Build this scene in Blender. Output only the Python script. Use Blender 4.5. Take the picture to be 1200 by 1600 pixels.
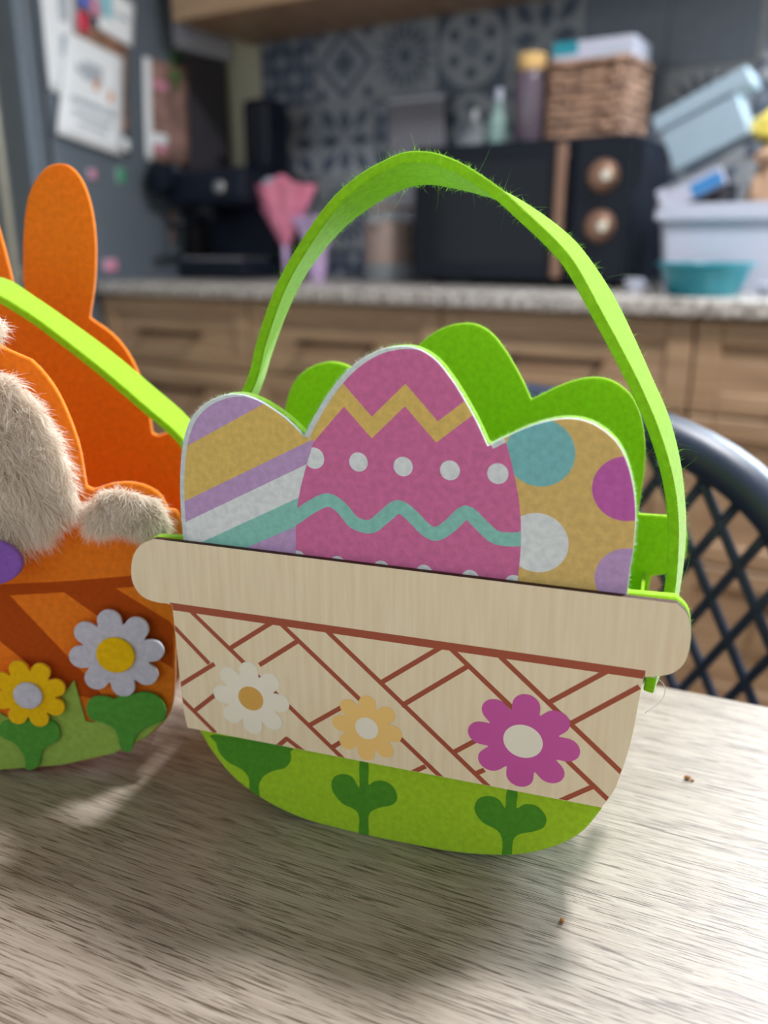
import bpy, bmesh, math, random
import numpy as np
from mathutils import Vector
from mathutils.geometry import delaunay_2d_cdt
random.seed(7); np.random.seed(7)
for o in list(bpy.data.objects): bpy.data.objects.remove(o)
scn = bpy.context.scene
COL = scn.collection

# ---------------------------------------------------------------- camera, world, lights, exposure
TABLE_Z, CAM_Z, TOP_Z = 0.74, 0.95, 0.864
KROT = math.radians(-31.59)                       # kitchen and table run at this angle
KX, KY = Vector((math.cos(KROT), math.sin(KROT), 0)), Vector((-math.sin(KROT), math.cos(KROT), 0))
KO = Vector((0.0784, 1.7808, 0))                  # worktop front edge
def K(s, t, z): return KO + KX*s + KY*t + Vector((0, 0, z))

cam = bpy.data.cameras.new('camera'); camo = bpy.data.objects.new('camera', cam); COL.objects.link(camo)
cam.sensor_fit = 'VERTICAL'; cam.sensor_height = 36; cam.lens = 36*1320/1600
cam.clip_start = 0.01
camo.location = (0, 0, CAM_Z); camo.rotation_euler = (math.pi/2 - math.atan(415/1320), 0, 0)
cam.dof.use_dof = True; cam.dof.focus_distance = 0.285; cam.dof.aperture_fstop = 6.3
scn.camera = camo

w = bpy.data.worlds.new('World'); scn.world = w; w.use_nodes = True
bg = w.node_tree.nodes['Background']; bg.inputs[0].default_value = (0.80, 0.90, 1.0, 1); bg.inputs[1].default_value = 1.1

def area(name, loc, target, sx, sy, power, col):
    l = bpy.data.lights.new(name, 'AREA'); l.shape = 'RECTANGLE'; l.size = sx; l.size_y = sy
    l.energy = power; l.color = col
    o = bpy.data.objects.new(name, l); COL.objects.link(o); o.location = loc
    o.rotation_euler = (Vector(target) - Vector(loc)).to_track_quat('-Z', 'Y').to_euler()
    return o
area('window_daylight', K(1.28, 0.72, 1.70), K(0.35, -1.3, 0.74), 1.0, 1.0, 85, (0.76, 0.89, 1.0))
area('ceiling_light', (0.66, 0.70, 2.34), (0.66, 0.70, 0), 0.17, 0.17, 40, (0.97, 0.97, 1.0))

scn.view_settings.view_transform = 'Standard'; scn.view_settings.look = 'None'
scn.view_settings.gamma = 1.0; scn.view_settings.use_curve_mapping = False
scn.view_settings.exposure = 0.27

# outlines of the flat felt and plywood pieces, in millimetres (x right, z up)
T = {
 'egg_top': [[(-76.0,107.4),(-76.3,119.9),(-75.4,134.1),(-73.2,145.7),(-69.6,153.8),(-64.2,159.1),(-57.5,162.3),(-51.0,163.3),(-44.5,161.9),(-37.7,158.5),(-32.1,154.6),(-27.9,150.6)],[(-27.9,150.6),(-24.6,156.5),(-20.0,163.7),(-14.6,170.5),(-8.5,175.9),(-1.8,179.5),(5.0,180.9),(10.5,180.4),(16.2,177.3),(21.3,171.7),(25.6,165.5),(29.6,158.9),(33.2,151.8)],[(33.2,151.8),(38.6,155.0),(45.2,158.5),(51.7,160.9),(57.2,161.8),(62.4,161.2),(67.1,159.0),(71.4,155.3),(74.5,150.0),(76.7,143.4),(78.2,135.1),(78.6,125.1),(78.2,116.9),(77.8,106.3)]],
 'pink_left': [(-27.9,150.6),(-24.3,150.4),(-27.3,140.3),(-29.9,131.2),(-31.4,122.0),(-32.1,108.1)],
 'pink_right': [(44.4,107.3),(44.9,121.4),(43.9,133.8),(41.7,143.8),(39.3,152.0),(37.4,156.3),(34.9,158.5)],
 'stripes': [[(-77.6,141.1),(-37.5,162.9),(-37.0,175.6),(-74.8,174.1)],[(-77.6,141.1),(-37.5,162.9),(-17.2,168.3),(-17.5,153.6),(-79.3,121.5)],[(-79.3,121.5),(-17.5,153.6),(-17.7,146.2),(-80.0,113.5)],[(-80.0,113.5),(-17.7,146.2),(-17.9,136.0),(-80.9,102.9)],[(-80.9,102.9),(-17.9,136.0),(-18.1,126.1),(-81.7,93.5)],[(-81.7,93.5),(-18.1,126.1),(-18.6,98.0),(-82.7,81.9)]],
 'zigzag': [(-30.1,146.1),(-13.6,165.0),(-4.2,155.1),(6.8,166.1),(17.2,155.1),(29.4,165.2)],
 'wave': [(-33.3,121.4),(-31.4,122.5),(-25.7,126.7),(-19.6,129.7),(-14.6,127.1),(-10.6,122.8),(-4.8,121.9),(0.1,125.9),(4.5,129.6),(8.8,127.6),(14.0,122.9),(17.7,121.8),(22.0,124.9),(27.1,129.9),(32.1,126.3),(37.2,122.6),(44.8,123.0),(46.3,124.5)],
 'dots': [((-24.3,143.6),3.6),((-8.8,143.5),3.2),((6.3,143.2),3.2),((21.6,143.2),3.2),((36.7,143.4),3.3),((-31.2,107.7),2.8),((-16.6,107.4),2.8),((-1.0,107.6),2.8),((13.8,107.9),2.8),((29.2,108.0),2.8),((43.3,108.0),2.8)],
 'spots': [((49.2,150.8),10.4),((75.0,141.9),9.9),((49.8,122.3),9.7),((77.8,113.7),9.9)],
 'rim': [(92.4,108.7),(95.6,105.7),(97.2,100.7),(97.3,94.4),(96.2,89.3),(93.2,85.7),(88.7,83.9),(85.2,83.1)],
 'wood_right': [(85.2,83.1),(84.6,77.0),(84.0,67.8),(83.1,58.4),(81.5,49.0),(79.4,40.3),(76.2,33.5)],
 'rim_top': [(-86.7,109.5),(92.4,109.1)],
 'rim_left': [(-82.0,84.8),(-87.7,84.6),(-93.8,86.1),(-97.2,90.7),(-97.5,96.3),(-95.7,102.5),(-91.7,107.0),(-86.7,109.5)],
 'wood_left': [(-78.8,33.5),(-79.9,40.8),(-80.5,54.4),(-80.8,70.3),(-81.2,84.4)],
 'felt_low': [(-75.2,31.0),(-69.4,21.7),(-60.3,12.1),(-46.9,5.0),(-31.0,0.9),(-10.2,-0.1),(9.8,0.1),(26.7,1.0),(40.6,3.3),(51.8,6.7),(62.6,12.9),(70.7,20.7),(76.2,30.9)],
 'band': [(-82.1,83.8),(85.5,83.9)],
 'lattice': [[(-82.2,76.6),(-67.4,62.7)],[(-82.8,49.9),(-65.2,63.0)],[(-73.6,83.0),(-14.2,32.5)],[(-37.0,82.7),(23.0,32.1)],[(-19.6,82.6),(38.9,32.8)],[(25.2,82.1),(79.5,35.7)],[(41.6,81.9),(81.8,47.7)],[(-81.9,47.0),(-66.7,33.6)],[(-58.7,70.1),(-42.0,82.5)],[(-46.8,65.5),(-30.6,78.0)],[(-75.7,41.0),(-61.9,53.6)],[(-27.6,44.5),(-11.2,57.1)],[(-0.5,66.3),(20.4,83.0)],[(7.0,58.7),(30.1,77.9)],[(57.2,69.3),(73.1,82.4)],[(64.5,62.9),(84.2,79.6)],[(25.7,44.0),(37.0,53.2)],[(62.3,32.7),(72.8,40.8)],[(11.2,32.9),(16.0,36.5)],[(33.6,37.2),(36.8,39.5)],[(-41.1,32.7),(-36.8,37.3)],[(-37.3,37.2),(-30.5,32.9)],[(-19.6,36.5),(-15.8,39.7)]],
 'flower_at': [(-50.9,51.2),(-5.7,47.4),(49.3,53.2)],
 'leaves': [[(-68.8,31.1),(-68.2,27.4),(-67.1,23.7),(-63.6,20.0),(-57.8,17.9),(-54.9,14.5),(-55.0,10.0),(-55.0,6.0),(-50.7,5.9),(-50.8,12.1),(-48.2,17.1),(-43.9,20.3),(-39.6,22.3),(-36.9,26.1),(-37.0,29.9),(-38.2,31.8)],[(-9.4,31.4),(-6.0,31.4),(-6.1,22.6),(-3.7,24.5),(0.2,25.3),(3.5,23.6),(5.0,19.7),(3.5,16.2),(-0.8,14.1),(-4.7,11.5),(-6.2,7.9),(-6.2,0.1),(-9.9,-0.8),(-9.8,7.6),(-11.6,10.5),(-16.5,12.1),(-20.0,16.2),(-20.6,19.9),(-19.3,23.1),(-15.8,24.9),(-12.4,24.4),(-10.5,21.6),(-9.5,21.3)],[(44.5,31.6),(48.1,31.9),(48.0,25.1),(50.8,27.3),(54.4,27.6),(57.2,25.6),(58.5,22.8),(57.5,19.3),(54.1,16.9),(49.6,14.7),(47.5,11.4),(47.1,3.6),(44.0,2.8),(43.8,10.5),(41.8,14.4),(36.6,16.4),(33.7,20.1),(33.6,23.3),(35.3,26.4),(39.0,27.8),(42.2,26.9),(44.2,24.2)]],
 'handle_front': [(-64.3,158.4),(-57.2,177.2),(-49.9,194.3),(-41.8,207.3),(-29.4,222.7),(-19.1,230.8),(-10.9,234.9),(-3.4,237.5),(4.5,237.3),(12.0,235.0),(20.0,230.7),(27.7,225.5),(35.4,219.0),(44.8,210.8),(51.6,203.3),(60.0,189.9),(66.1,180.1),(74.2,166.4),(81.7,151.3),(86.9,136.9),(89.6,124.1),(90.8,109.7),(90.9,95.9),(89.8,81.5),(88.2,66.6),(87.5,59.9)],
 'handle_back': [(-73.2,152.4),(-64.4,173.3),(-56.4,190.3),(-48.1,203.2),(-35.4,216.4),(-24.5,224.1),(-15.7,228.8),(-7.7,231.4),(-0.8,231.9),(6.0,230.9),(13.9,229.3),(24.3,226.3),(34.5,220.9),(44.3,214.3),(51.7,207.5),(60.9,195.7),(68.3,183.4),(77.0,167.0),(83.7,154.0),(88.9,138.9),(92.1,123.4),(93.5,111.7),(93.7,97.2),(92.7,79.5),(90.8,62.3),(89.6,54.9)],
 'thread': [(84.9,81.7),(88.3,82.0),(91.1,80.3),(91.9,77.3),(90.6,73.5),(86.7,69.1)],
 'o_head': [(30.4,173.5),(36.7,169.1),(42.8,162.9),(49.8,153.1),(54.5,142.3),(56.9,133.3),(57.5,125.9),(56.9,122.4)],
 'o_paw': [(56.9,121.9),(59.5,121.9),(65.0,123.7),(71.8,124.4),(78.4,122.9),(83.4,119.4),(85.9,113.8)],
 'o_rim': [(85.9,113.8),(95.1,113.3),(100.2,110.0),(101.6,100.9),(99.6,93.1),(93.5,89.6),(87.4,88.8)],
 'o_body': [(87.4,88.8),(85.9,71.5),(84.0,49.0),(82.4,34.5),(79.0,24.1),(69.8,15.1),(55.8,7.4),(33.8,1.9),(6.6,-0.6),(-0.1,-0.9)],
 'o_ear': [(2.6,194.6),(4.8,211.4),(7.7,225.0),(11.7,234.4),(18.3,241.8),(25.0,243.9),(30.2,242.1),(34.6,235.7),(37.1,225.0),(37.5,211.4),(35.5,194.6),(31.3,177.4)],
 'o_bhead': [(31.3,177.4),(41.0,170.1),(47.7,161.2),(51.9,150.7),(54.8,138.5),(55.5,129.2),(53.3,121.3),(48.7,114.0),(46.3,112.4),(55.1,112.4),(56.6,119.1),(61.2,122.9),(67.3,121.3)],
 'o_fear': [(35.3,210.0),(38.5,200.4),(39.7,195.7)],
 'o_fur': [(29.6,167.5),(37.0,162.9),(44.4,153.1),(49.2,141.1),(52.4,127.7),(53.7,117.6),(49.3,112.6),(40.9,103.0),(34.0,100.9),(27.6,98.9),(20.8,103.5)],
 'o_pawfur': [(56.4,115.1),(61.8,120.9),(71.6,122.4),(81.0,119.4),(85.3,112.6),(85.3,105.6),(74.9,104.8),(62.8,106.1),(56.9,108.2)],
 'o_purple': [(18.0,97.0)],
 'o_band': [[(11.8,82.9),(43.2,84.5),(88.4,88.5),(88.1,83.7),(42.7,79.9),(11.1,78.0)],[(11.5,81.0),(20.6,79.7),(51.0,38.9),(54.2,31.6),(37.7,36.0),(14.8,58.9),(9.2,64.5)],[(41.6,81.0),(62.9,81.8),(83.3,67.3),(85.3,63.2),(84.0,46.1),(77.9,50.4)]],
 'o_grass': [(4.5,31.6),(12.8,25.6),(23.0,22.6),(33.1,30.1),(43.0,42.1),(45.7,23.2),(48.8,22.6),(53.7,26.2),(64.0,24.4),(73.6,28.6),(79.5,30.1),(78.7,24.1),(69.9,15.7),(55.9,8.1),(33.9,2.5),(6.7,0.0),(-0.0,-0.3)],
 'o_flower': [(62.2,55.3),(25.4,37.4)],
 'o_leaf': [[(60.5,42.7),(64.1,42.7),(63.8,36.3),(69.6,37.4),(75.5,36.3),(79.0,31.6),(78.0,24.4),(72.0,22.0),(66.3,17.2),(63.5,9.9),(59.4,11.1),(58.0,19.6),(53.4,23.2),(48.3,25.0),(47.0,30.1),(49.3,34.5),(54.6,35.7),(60.0,34.5)],[(21.3,26.2),(25.4,25.0),(25.7,23.2),(30.7,25.0),(34.8,22.0),(34.6,16.0),(30.3,13.0),(26.7,9.9),(24.3,2.8),(19.2,1.2),(19.0,7.4),(16.0,13.6),(11.1,16.6),(9.5,20.2),(12.6,23.8),(17.9,24.4)]],
 'oh_front': [(11.0,191.8),(16.9,188.9),(26.2,183.2),(40.2,172.2),(54.3,160.2),(68.6,146.9),(84.0,131.9)],
 'oh_back': [(0.4,200.0),(6.6,196.4),(20.3,187.2),(34.1,177.1),(49.3,165.2),(64.7,151.4),(81.2,135.5)],
}
# ---------------------------------------------------------------- helpers
def lin(c): return tuple(((v/255)/12.92 if v/255 <= .04045 else ((v/255+.055)/1.055)**2.4) for v in c)
def rgb(*c): return lin(c) + (1,)
MATS = {}
def nodes_of(name):
    m = bpy.data.materials.new(name); m.use_nodes = True; MATS[name] = m
    nt = m.node_tree; return m, nt, nt.nodes['Principled BSDF'], nt.nodes['Material Output']
def N(nt, typ, **kw):
    n = nt.nodes.new(typ)
    for k, v in kw.items():
        if k in n.inputs: n.inputs[k].default_value = v
        else: setattr(n, k, v)
    return n
def vary(nt, col, amt, scale, stretch=(1, 1, 1), detail=3.0):
    tc = N(nt, 'ShaderNodeTexCoord'); mp = N(nt, 'ShaderNodeMapping'); mp.inputs['Scale'].default_value = stretch
    nt.links.new(tc.outputs['Object'], mp.inputs['Vector'])
    nz = N(nt, 'ShaderNodeTexNoise'); nz.inputs['Scale'].default_value = scale; nz.inputs['Detail'].default_value = detail
    nt.links.new(mp.outputs['Vector'], nz.inputs['Vector'])
    r = N(nt, 'ShaderNodeValToRGB')
    r.color_ramp.elements[0].position = .3; r.color_ramp.elements[1].position = .7
    r.color_ramp.elements[0].color = tuple(min(1, c*(1-amt)) for c in col[:3]) + (1,)
    r.color_ramp.elements[1].color = tuple(min(1, c*(1+amt)) for c in col[:3]) + (1,)
    nt.links.new(nz.outputs['Fac'], r.inputs['Fac'])
    return r.outputs['Color'], nz, mp
def bump(nt, src, b, strength, dist):
    bp = N(nt, 'ShaderNodeBump'); bp.inputs['Strength'].default_value = strength; bp.inputs['Distance'].default_value = dist
    nt.links.new(src, bp.inputs['Height']); nt.links.new(bp.outputs['Normal'], b.inputs['Normal'])
    return bp
def plain(name, col, rough=.5, metal=0., amt=.06, scale=30, spec=.5, coat=0.):
    m, nt, b, o = nodes_of(name)
    c, nz, _ = vary(nt, col, amt, scale); nt.links.new(c, b.inputs['Base Color'])
    b.inputs['Roughness'].default_value = rough; b.inputs['Metallic'].default_value = metal
    b.inputs['Specular IOR Level'].default_value = spec; b.inputs['Coat Weight'].default_value = coat
    return m
def felt(name, col, transl=.25, amt=.10, sheen=.35):
    m, nt, b, o = nodes_of(name)
    c, nz, mp = vary(nt, col, amt, 420, detail=5)
    nt.links.new(c, b.inputs['Base Color'])
    b.inputs['Roughness'].default_value = .95; b.inputs['Specular IOR Level'].default_value = .1
    b.inputs['Sheen Weight'].default_value = sheen; b.inputs['Sheen Roughness'].default_value = .4
    f = N(nt, 'ShaderNodeTexNoise'); f.inputs['Scale'].default_value = 1300; f.inputs['Detail'].default_value = 3
    nt.links.new(mp.outputs['Vector'], f.inputs['Vector'])
    bump(nt, f.outputs['Fac'], b, .55, .0005)
    tr = N(nt, 'ShaderNodeBsdfTranslucent'); nt.links.new(c, tr.inputs['Color'])
    mx = N(nt, 'ShaderNodeMixShader'); mx.inputs[0].default_value = transl
    nt.links.new(b.outputs[0], mx.inputs[1]); nt.links.new(tr.outputs[0], mx.inputs[2]); nt.links.new(mx.outputs[0], o.inputs['Surface'])
    return m
def fibre(name, col, amt=.25, transl=.4):
    m, nt, b, o = nodes_of(name)
    g = N(nt, 'ShaderNodeNewGeometry'); r = N(nt, 'ShaderNodeValToRGB')
    r.color_ramp.elements[0].color = tuple(c*(1-amt) for c in col[:3]) + (1,)
    r.color_ramp.elements[1].color = tuple(min(1, c*(1+amt)) for c in col[:3]) + (1,)
    nt.links.new(g.outputs['Random Per Island'], r.inputs['Fac']); nt.links.new(r.outputs['Color'], b.inputs['Base Color'])
    b.inputs['Roughness'].default_value = .6; b.inputs['Specular IOR Level'].default_value = .3
    tr = N(nt, 'ShaderNodeBsdfTranslucent'); nt.links.new(r.outputs['Color'], tr.inputs['Color'])
    mx = N(nt, 'ShaderNodeMixShader'); mx.inputs[0].default_value = transl
    nt.links.new(b.outputs[0], mx.inputs[1]); nt.links.new(tr.outputs[0], mx.inputs[2]); nt.links.new(mx.outputs[0], o.inputs['Surface'])
    return m
def grainwood(name, c0, c1, stretch, scale, rough=.5, bstr=.15, pores=None, coat=0., spec=.5):
    """c0 and c1 are light and dark streak colours; stretch is small along the grain"""
    m, nt, b, o = nodes_of(name)
    c, nz, mp = vary(nt, c0, 0, scale, stretch, 6)
    rp = c.node; rp.color_ramp.elements[0].color = c1; rp.color_ramp.elements[1].color = c0
    rp.color_ramp.elements[0].position = .32; rp.color_ramp.elements[1].position = .66
    col = c
    if pores:
        pz = N(nt, 'ShaderNodeTexNoise'); pz.inputs['Scale'].default_value = pores[0]; pz.inputs['Detail'].default_value = 4
        mp2 = N(nt, 'ShaderNodeMapping'); mp2.inputs['Scale'].default_value = pores[1]
        tc = N(nt, 'ShaderNodeTexCoord'); nt.links.new(tc.outputs['Object'], mp2.inputs['Vector']); nt.links.new(mp2.outputs['Vector'], pz.inputs['Vector'])
        pr = N(nt, 'ShaderNodeValToRGB'); pr.color_ramp.elements[0].position = pores[2]; pr.color_ramp.elements[1].position = pores[2]+.055
        pr.color_ramp.elements[0].color = (1, 1, 1, 1); pr.color_ramp.elements[1].color = (0, 0, 0, 1)
        nt.links.new(pz.outputs['Fac'], pr.inputs['Fac'])
        mx = N(nt, 'ShaderNodeMix', data_type='RGBA'); mx.blend_type = 'MIX'
        nt.links.new(pr.outputs['Color'], mx.inputs['Factor']); nt.links.new(col, mx.inputs['A']); mx.inputs['B'].default_value = pores[3]
        col = mx.outputs['Result']
        bump(nt, pz.outputs['Fac'], b, bstr, .0006)
    else:
        bump(nt, nz.outputs['Fac'], b, bstr, .001)
    nt.links.new(col, b.inputs['Base Color']); b.inputs['Roughness'].default_value = rough
    b.inputs['Coat Weight'].default_value = coat; b.inputs['Specular IOR Level'].default_value = spec
    return m
def glassy(name, col, transp=.8, rough=.05):
    m, nt, b, o = nodes_of(name)
    b.inputs['Base Color'].default_value = col; b.inputs['Roughness'].default_value = rough
    t = N(nt, 'ShaderNodeBsdfTransparent'); t.inputs['Color'].default_value = col
    mx = N(nt, 'ShaderNodeMixShader'); mx.inputs[0].default_value = transp
    nt.links.new(b.outputs[0], mx.inputs[1]); nt.links.new(t.outputs[0], mx.inputs[2]); nt.links.new(mx.outputs[0], o.inputs['Surface'])
    return m

# materials ------------------------------------------------------------------
M = MATS
felt('lime_felt', rgb(164, 212, 46), .34); felt('grass_felt', rgb(182, 222, 48), .2); felt('leaf_print', rgb(84, 152, 42), .12)
felt('white_felt', rgb(240, 244, 250), .3); felt('pink_print', rgb(230, 124, 174), .15); felt('yellow_print', rgb(242, 204, 116), .15)
felt('lilac_print', rgb(208, 170, 216), .15); felt('mint_print', rgb(154, 216, 202), .15); felt('pale_print', rgb(244, 246, 248), .15)
felt('tan_print', rgb(238, 200, 124), .15); felt('teal_print', rgb(140, 206, 208), .15); felt('magenta_print', rgb(216, 110, 188), .15)
felt('orange_felt', rgb(244, 144, 42), .32); felt('rust_print', rgb(186, 78, 16), .12); felt('pale_green_felt', rgb(160, 190, 86), .15)
felt('green_felt', rgb(88, 158, 60), .12); felt('grey_white_felt', rgb(212, 208, 222), .15); felt('sun_felt', rgb(252, 196, 16), .12)
felt('purple_felt', rgb(146, 96, 190), .12)
fibre('lime_fibre', rgb(150, 222, 60)); fibre('white_fibre', rgb(232, 232, 236)); fibre('cream_fur', rgb(255, 242, 230), .04, .35)
grainwood('plywood', rgb(246, 226, 192), rgb(238, 214, 176), (14, 1, 1), 30, .45, .05)
plain('burnt_edge', rgb(66, 34, 18), .8); plain('brown_ink', rgb(168, 78, 48), .6, amt=.03)
plain('white_ink', rgb(246, 236, 216), .55, amt=.02); plain('amber_ink', rgb(252, 204, 120), .55, amt=.02)
plain('ochre_ink', rgb(222, 168, 78), .55, amt=.02); plain('magenta_ink', rgb(208, 84, 164), .5, amt=.03)
grainwood('table_laminate', rgb(166, 154, 141), rgb(142, 128, 114), (2.2, 70, 1), 9, .38, .6,
          pores=(60, (1.1, 40, 1), .395, rgb(84, 70, 58)), spec=.9)
plain('table_edge', rgb(176, 168, 160), .45); plain('table_leg_paint', rgb(60, 58, 58), .5)
plain('chair_plastic', rgb(34, 46, 70), .42, amt=.05)
grainwood('oak', rgb(172, 142, 112), rgb(142, 112, 84), (.6, 1, 8), 6, .45, .06)
grainwood('oak_upright', rgb(172, 142, 112), rgb(142, 112, 84), (8, 1, .6), 6, .45, .06)
plain('handle_bronze', rgb(88, 70, 58), .35, .8); plain('copper', rgb(146, 112, 94), .4, .55); plain('knob_glint', rgb(225, 210, 190), .2, .9)
def granite():
    m, nt, b, o = nodes_of('granite')
    c, nz, mp = vary(nt, rgb(160, 150, 142), 0, 75, detail=8)
    e = c.node.color_ramp.elements; e[0].color = rgb(92, 82, 76); e[1].color = rgb(206, 200, 194); e[0].position = .35; e[1].position = .62
    nt.links.new(c, b.inputs['Base Color']); b.inputs['Roughness'].default_value = .28
granite()
plain('tile_pale', rgb(142, 146, 152), .35, amt=.12, scale=40); plain('tile_dark', rgb(70, 80, 98), .35, amt=.12, scale=40)
plain('tile_mid', rgb(104, 112, 126), .35, amt=.10, scale=40); plain('grout', rgb(120, 118, 114), .9)
plain('cream_paint', rgb(190, 184, 158), .85, amt=.03); plain('grey_paint', rgb(150, 152, 156), .8, amt=.03)
plain('ceiling_paint', rgb(226, 226, 222), .9, amt=.02)
plain('grey_cabinet', rgb(188, 188, 202), .5); plain('dark_panel', rgb(62, 58, 66), .6)
plain('fridge_steel', rgb(112, 122, 134), .42, .35, amt=.03); plain('fridge_handle', rgb(178, 172, 160), .3, .7); plain('rubber_seal', rgb(28, 30, 34), .8)
plain('paper', rgb(240, 244, 250), .8, amt=.02); plain('ink_grey', rgb(176, 186, 198), .8); plain('ink_orange', rgb(222, 160, 118), .8)
plain('photo_brown', rgb(150, 112, 92), .5, amt=.4, scale=25); plain('red_plastic', rgb(214, 44, 76), .35); plain('blue_plastic', rgb(78, 104, 214), .35)
plain('sky_plastic', rgb(150, 214, 232), .4); plain('green_magnet', rgb(58, 158, 110), .4); plain('pink_magnet', rgb(214, 140, 168), .5); plain('leaf_plastic', rgb(64, 130, 60), .5)
plain('calendar_print', rgb(150, 116, 108), .6, amt=.45, scale=22); plain('black_gloss', rgb(14, 18, 28), .25, spec=.2, amt=.03)
plain('black_matt', rgb(18, 24, 38), .5, spec=.2); plain('black_glass', rgb(10, 13, 20), .12, spec=.25, amt=.02); plain('steel', rgb(190, 190, 192), .25, .95)
grainwood('wicker', rgb(176, 140, 116), rgb(104, 76, 62), (1, 1, 1), 45, .6, .2)
plain('white_plastic', rgb(184, 186, 202), .35, amt=.02); plain('teal_plastic', rgb(24, 134, 152), .3); plain('pale_blue_card', rgb(140, 158, 172), .6, amt=.03)
plain('yellow_foil', rgb(222, 200, 96), .3, .15, amt=.2, scale=40); plain('brown_paper', rgb(196, 158, 130), .8, amt=.1); plain('blue_print', rgb(58, 128, 190), .5)
plain('pink_foil', rgb(236, 140, 168), .35, .05, amt=.2, scale=18); plain('lilac_tissue', rgb(206, 176, 220), .6, amt=.15)
plain('amber_tea', rgb(150, 84, 30), .6, amt=.4, scale=70); plain('cork', rgb(206, 168, 110), .8, amt=.2, scale=60)
plain('smoke_jar', rgb(96, 84, 96), .2, amt=.08); plain('grey_box_card', rgb(118, 116, 124), .6); plain('crumb', rgb(150, 100, 54), .9, amt=.3, scale=600)
glassy('clear_glass', (.92, .94, .95, 1), .88); glassy('green_glass', (.55, .75, .70, 1), .6); glassy('pane_glass', (1, 1, 1, 1), .95)
grainwood('floor_plank', rgb(176, 148, 122), rgb(140, 112, 88), (1, 8, 1), 5, .5, .08)
plain('upvc', rgb(238, 240, 242), .35, amt=.02)
def emis(name, col, s):
    m, nt, b, o = nodes_of(name); b.inputs['Base Color'].default_value = col; b.inputs['Emission Color'].default_value = col; b.inputs['Emission Strength'].default_value = s
emis('lamp_glow', (1, .95, .86, 1), 4.0)

# object builders -------------------------------------------------------------
def tag(o, label=None, cat=None, group=None, kind=None):
    for k, v in (('label', label), ('category', cat), ('group', group), ('kind', kind)):
        if v: o[k] = v
    return o
def thing(name, label, cat, loc=(0, 0, 0), rz=0., group=None):
    o = bpy.data.objects.new(name, None); o.empty_display_size = .02; COL.objects.link(o)
    o.location = loc; o.rotation_euler = (0, 0, rz); return tag(o, label, cat, group)
def link(name, me, mats, parent=None, smooth=False):
    for m in (mats if isinstance(mats, (list, tuple)) else [mats]): 
        if m and len(me.materials) < 20: me.materials.append(M[m])
    o = bpy.data.objects.new(name, me); COL.objects.link(o)
    if parent: o.parent = parent
    if smooth:
        me.polygons.foreach_set('use_smooth', [True]*len(me.polygons))
    return o
def mesh(name, v, f, mats, parent=None, smooth=False, mi=None):
    me = bpy.data.meshes.new(name); me.from_pydata([tuple(p) for p in v], [], f); 
    o = link(name, me, mats, parent, smooth)
    if mi is not None: me.polygons.foreach_set('material_index', mi)
    me.update(); return o
def from_bm(name, bm, mats, parent=None, smooth=False):
    me = bpy.data.meshes.new(name); bmesh.ops.recalc_face_normals(bm, faces=bm.faces); bm.to_mesh(me); bm.free()
    return link(name, me, mats, parent, smooth)
def bmbox(bm, c, d, bev=0., seg=2):
    r = bmesh.ops.create_cube(bm, size=1)
    for v in r['verts']: v.co = Vector((c[0]+v.co.x*d[0], c[1]+v.co.y*d[1], c[2]+v.co.z*d[2]))
    if bev:
        es = list({e for v in r['verts'] for e in v.link_edges})
        bmesh.ops.bevel(bm, geom=es, offset=bev, segments=seg, affect='EDGES', profile=.6)
def box(name, x0, x1, y0, y1, z0, z1, mats, parent=None, bev=.0, seg=2, smooth=False):
    bm = bmesh.new(); bmbox(bm, ((x0+x1)/2, (y0+y1)/2, (z0+z1)/2), (x1-x0, y1-y0, z1-z0), bev, seg)
    return from_bm(name, bm, mats, parent, smooth)
def lathe(name, prof, mats, parent=None, at=(0, 0, 0), n=32, sx=1., sy=1., axis='z', wav=None):
    v, f = [], []
    for r, z in prof:
        for i in range(n):
            a = 2*math.pi*i/n; rr = r*(1 + (wav(a, z) if wav else 0))
            p = (rr*math.cos(a)*sx, rr*math.sin(a)*sy, z)
            if axis == 'y': p = (p[0], p[2], p[1])
            v.append((p[0]+at[0], p[1]+at[1], p[2]+at[2]))
    for k in range(len(prof)-1):
        for i in range(n):
            j = (i+1) % n; f.append((k*n+i, k*n+j, (k+1)*n+j, (k+1)*n+i))
    f.append(tuple(range(n-1, -1, -1))); f.append(tuple(range((len(prof)-1)*n, len(prof)*n)))
    o = mesh(name, v, f, mats, parent, True)
    bm = bmesh.new(); bm.from_mesh(o.data); bmesh.ops.recalc_face_normals(bm, faces=bm.faces); bm.to_mesh(o.data); bm.free()
    o.data.set_sharp_from_angle(angle=math.radians(45)); return o
def tube(name, pts, ra, rb, mats, parent=None, n=10, closed=False, up=(0, 0, 1)):
    """tube with an elliptic section: ra across, rb along the 'up' side"""
    pts = [Vector(p) for p in pts]; v, f = [], []; m = len(pts)
    for i, p in enumerate(pts):
        a = pts[(i-1) % m] if (closed or i) else p; b = pts[(i+1) % m] if (closed or i < m-1) else p
        t = (b-a).normalized(); x = t.cross(Vector(up))
        x = x.normalized() if x.length > 1e-4 else Vector((1, 0, 0)); y = x.cross(t).normalized()
        for k in range(n):
            an = 2*math.pi*k/n; v.append(p + x*math.cos(an)*ra + y*math.sin(an)*rb)
    for i in range(m if closed else m-1):
        for k in range(n):
            q = (k+1) % n; j = (i+1) % m; f.append((i*n+k, i*n+q, j*n+q, j*n+k))
    if not closed: f += [tuple(range(n-1, -1, -1)), tuple(range((m-1)*n, m*n))]
    return mesh(name, v, f, mats, parent, True)
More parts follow.
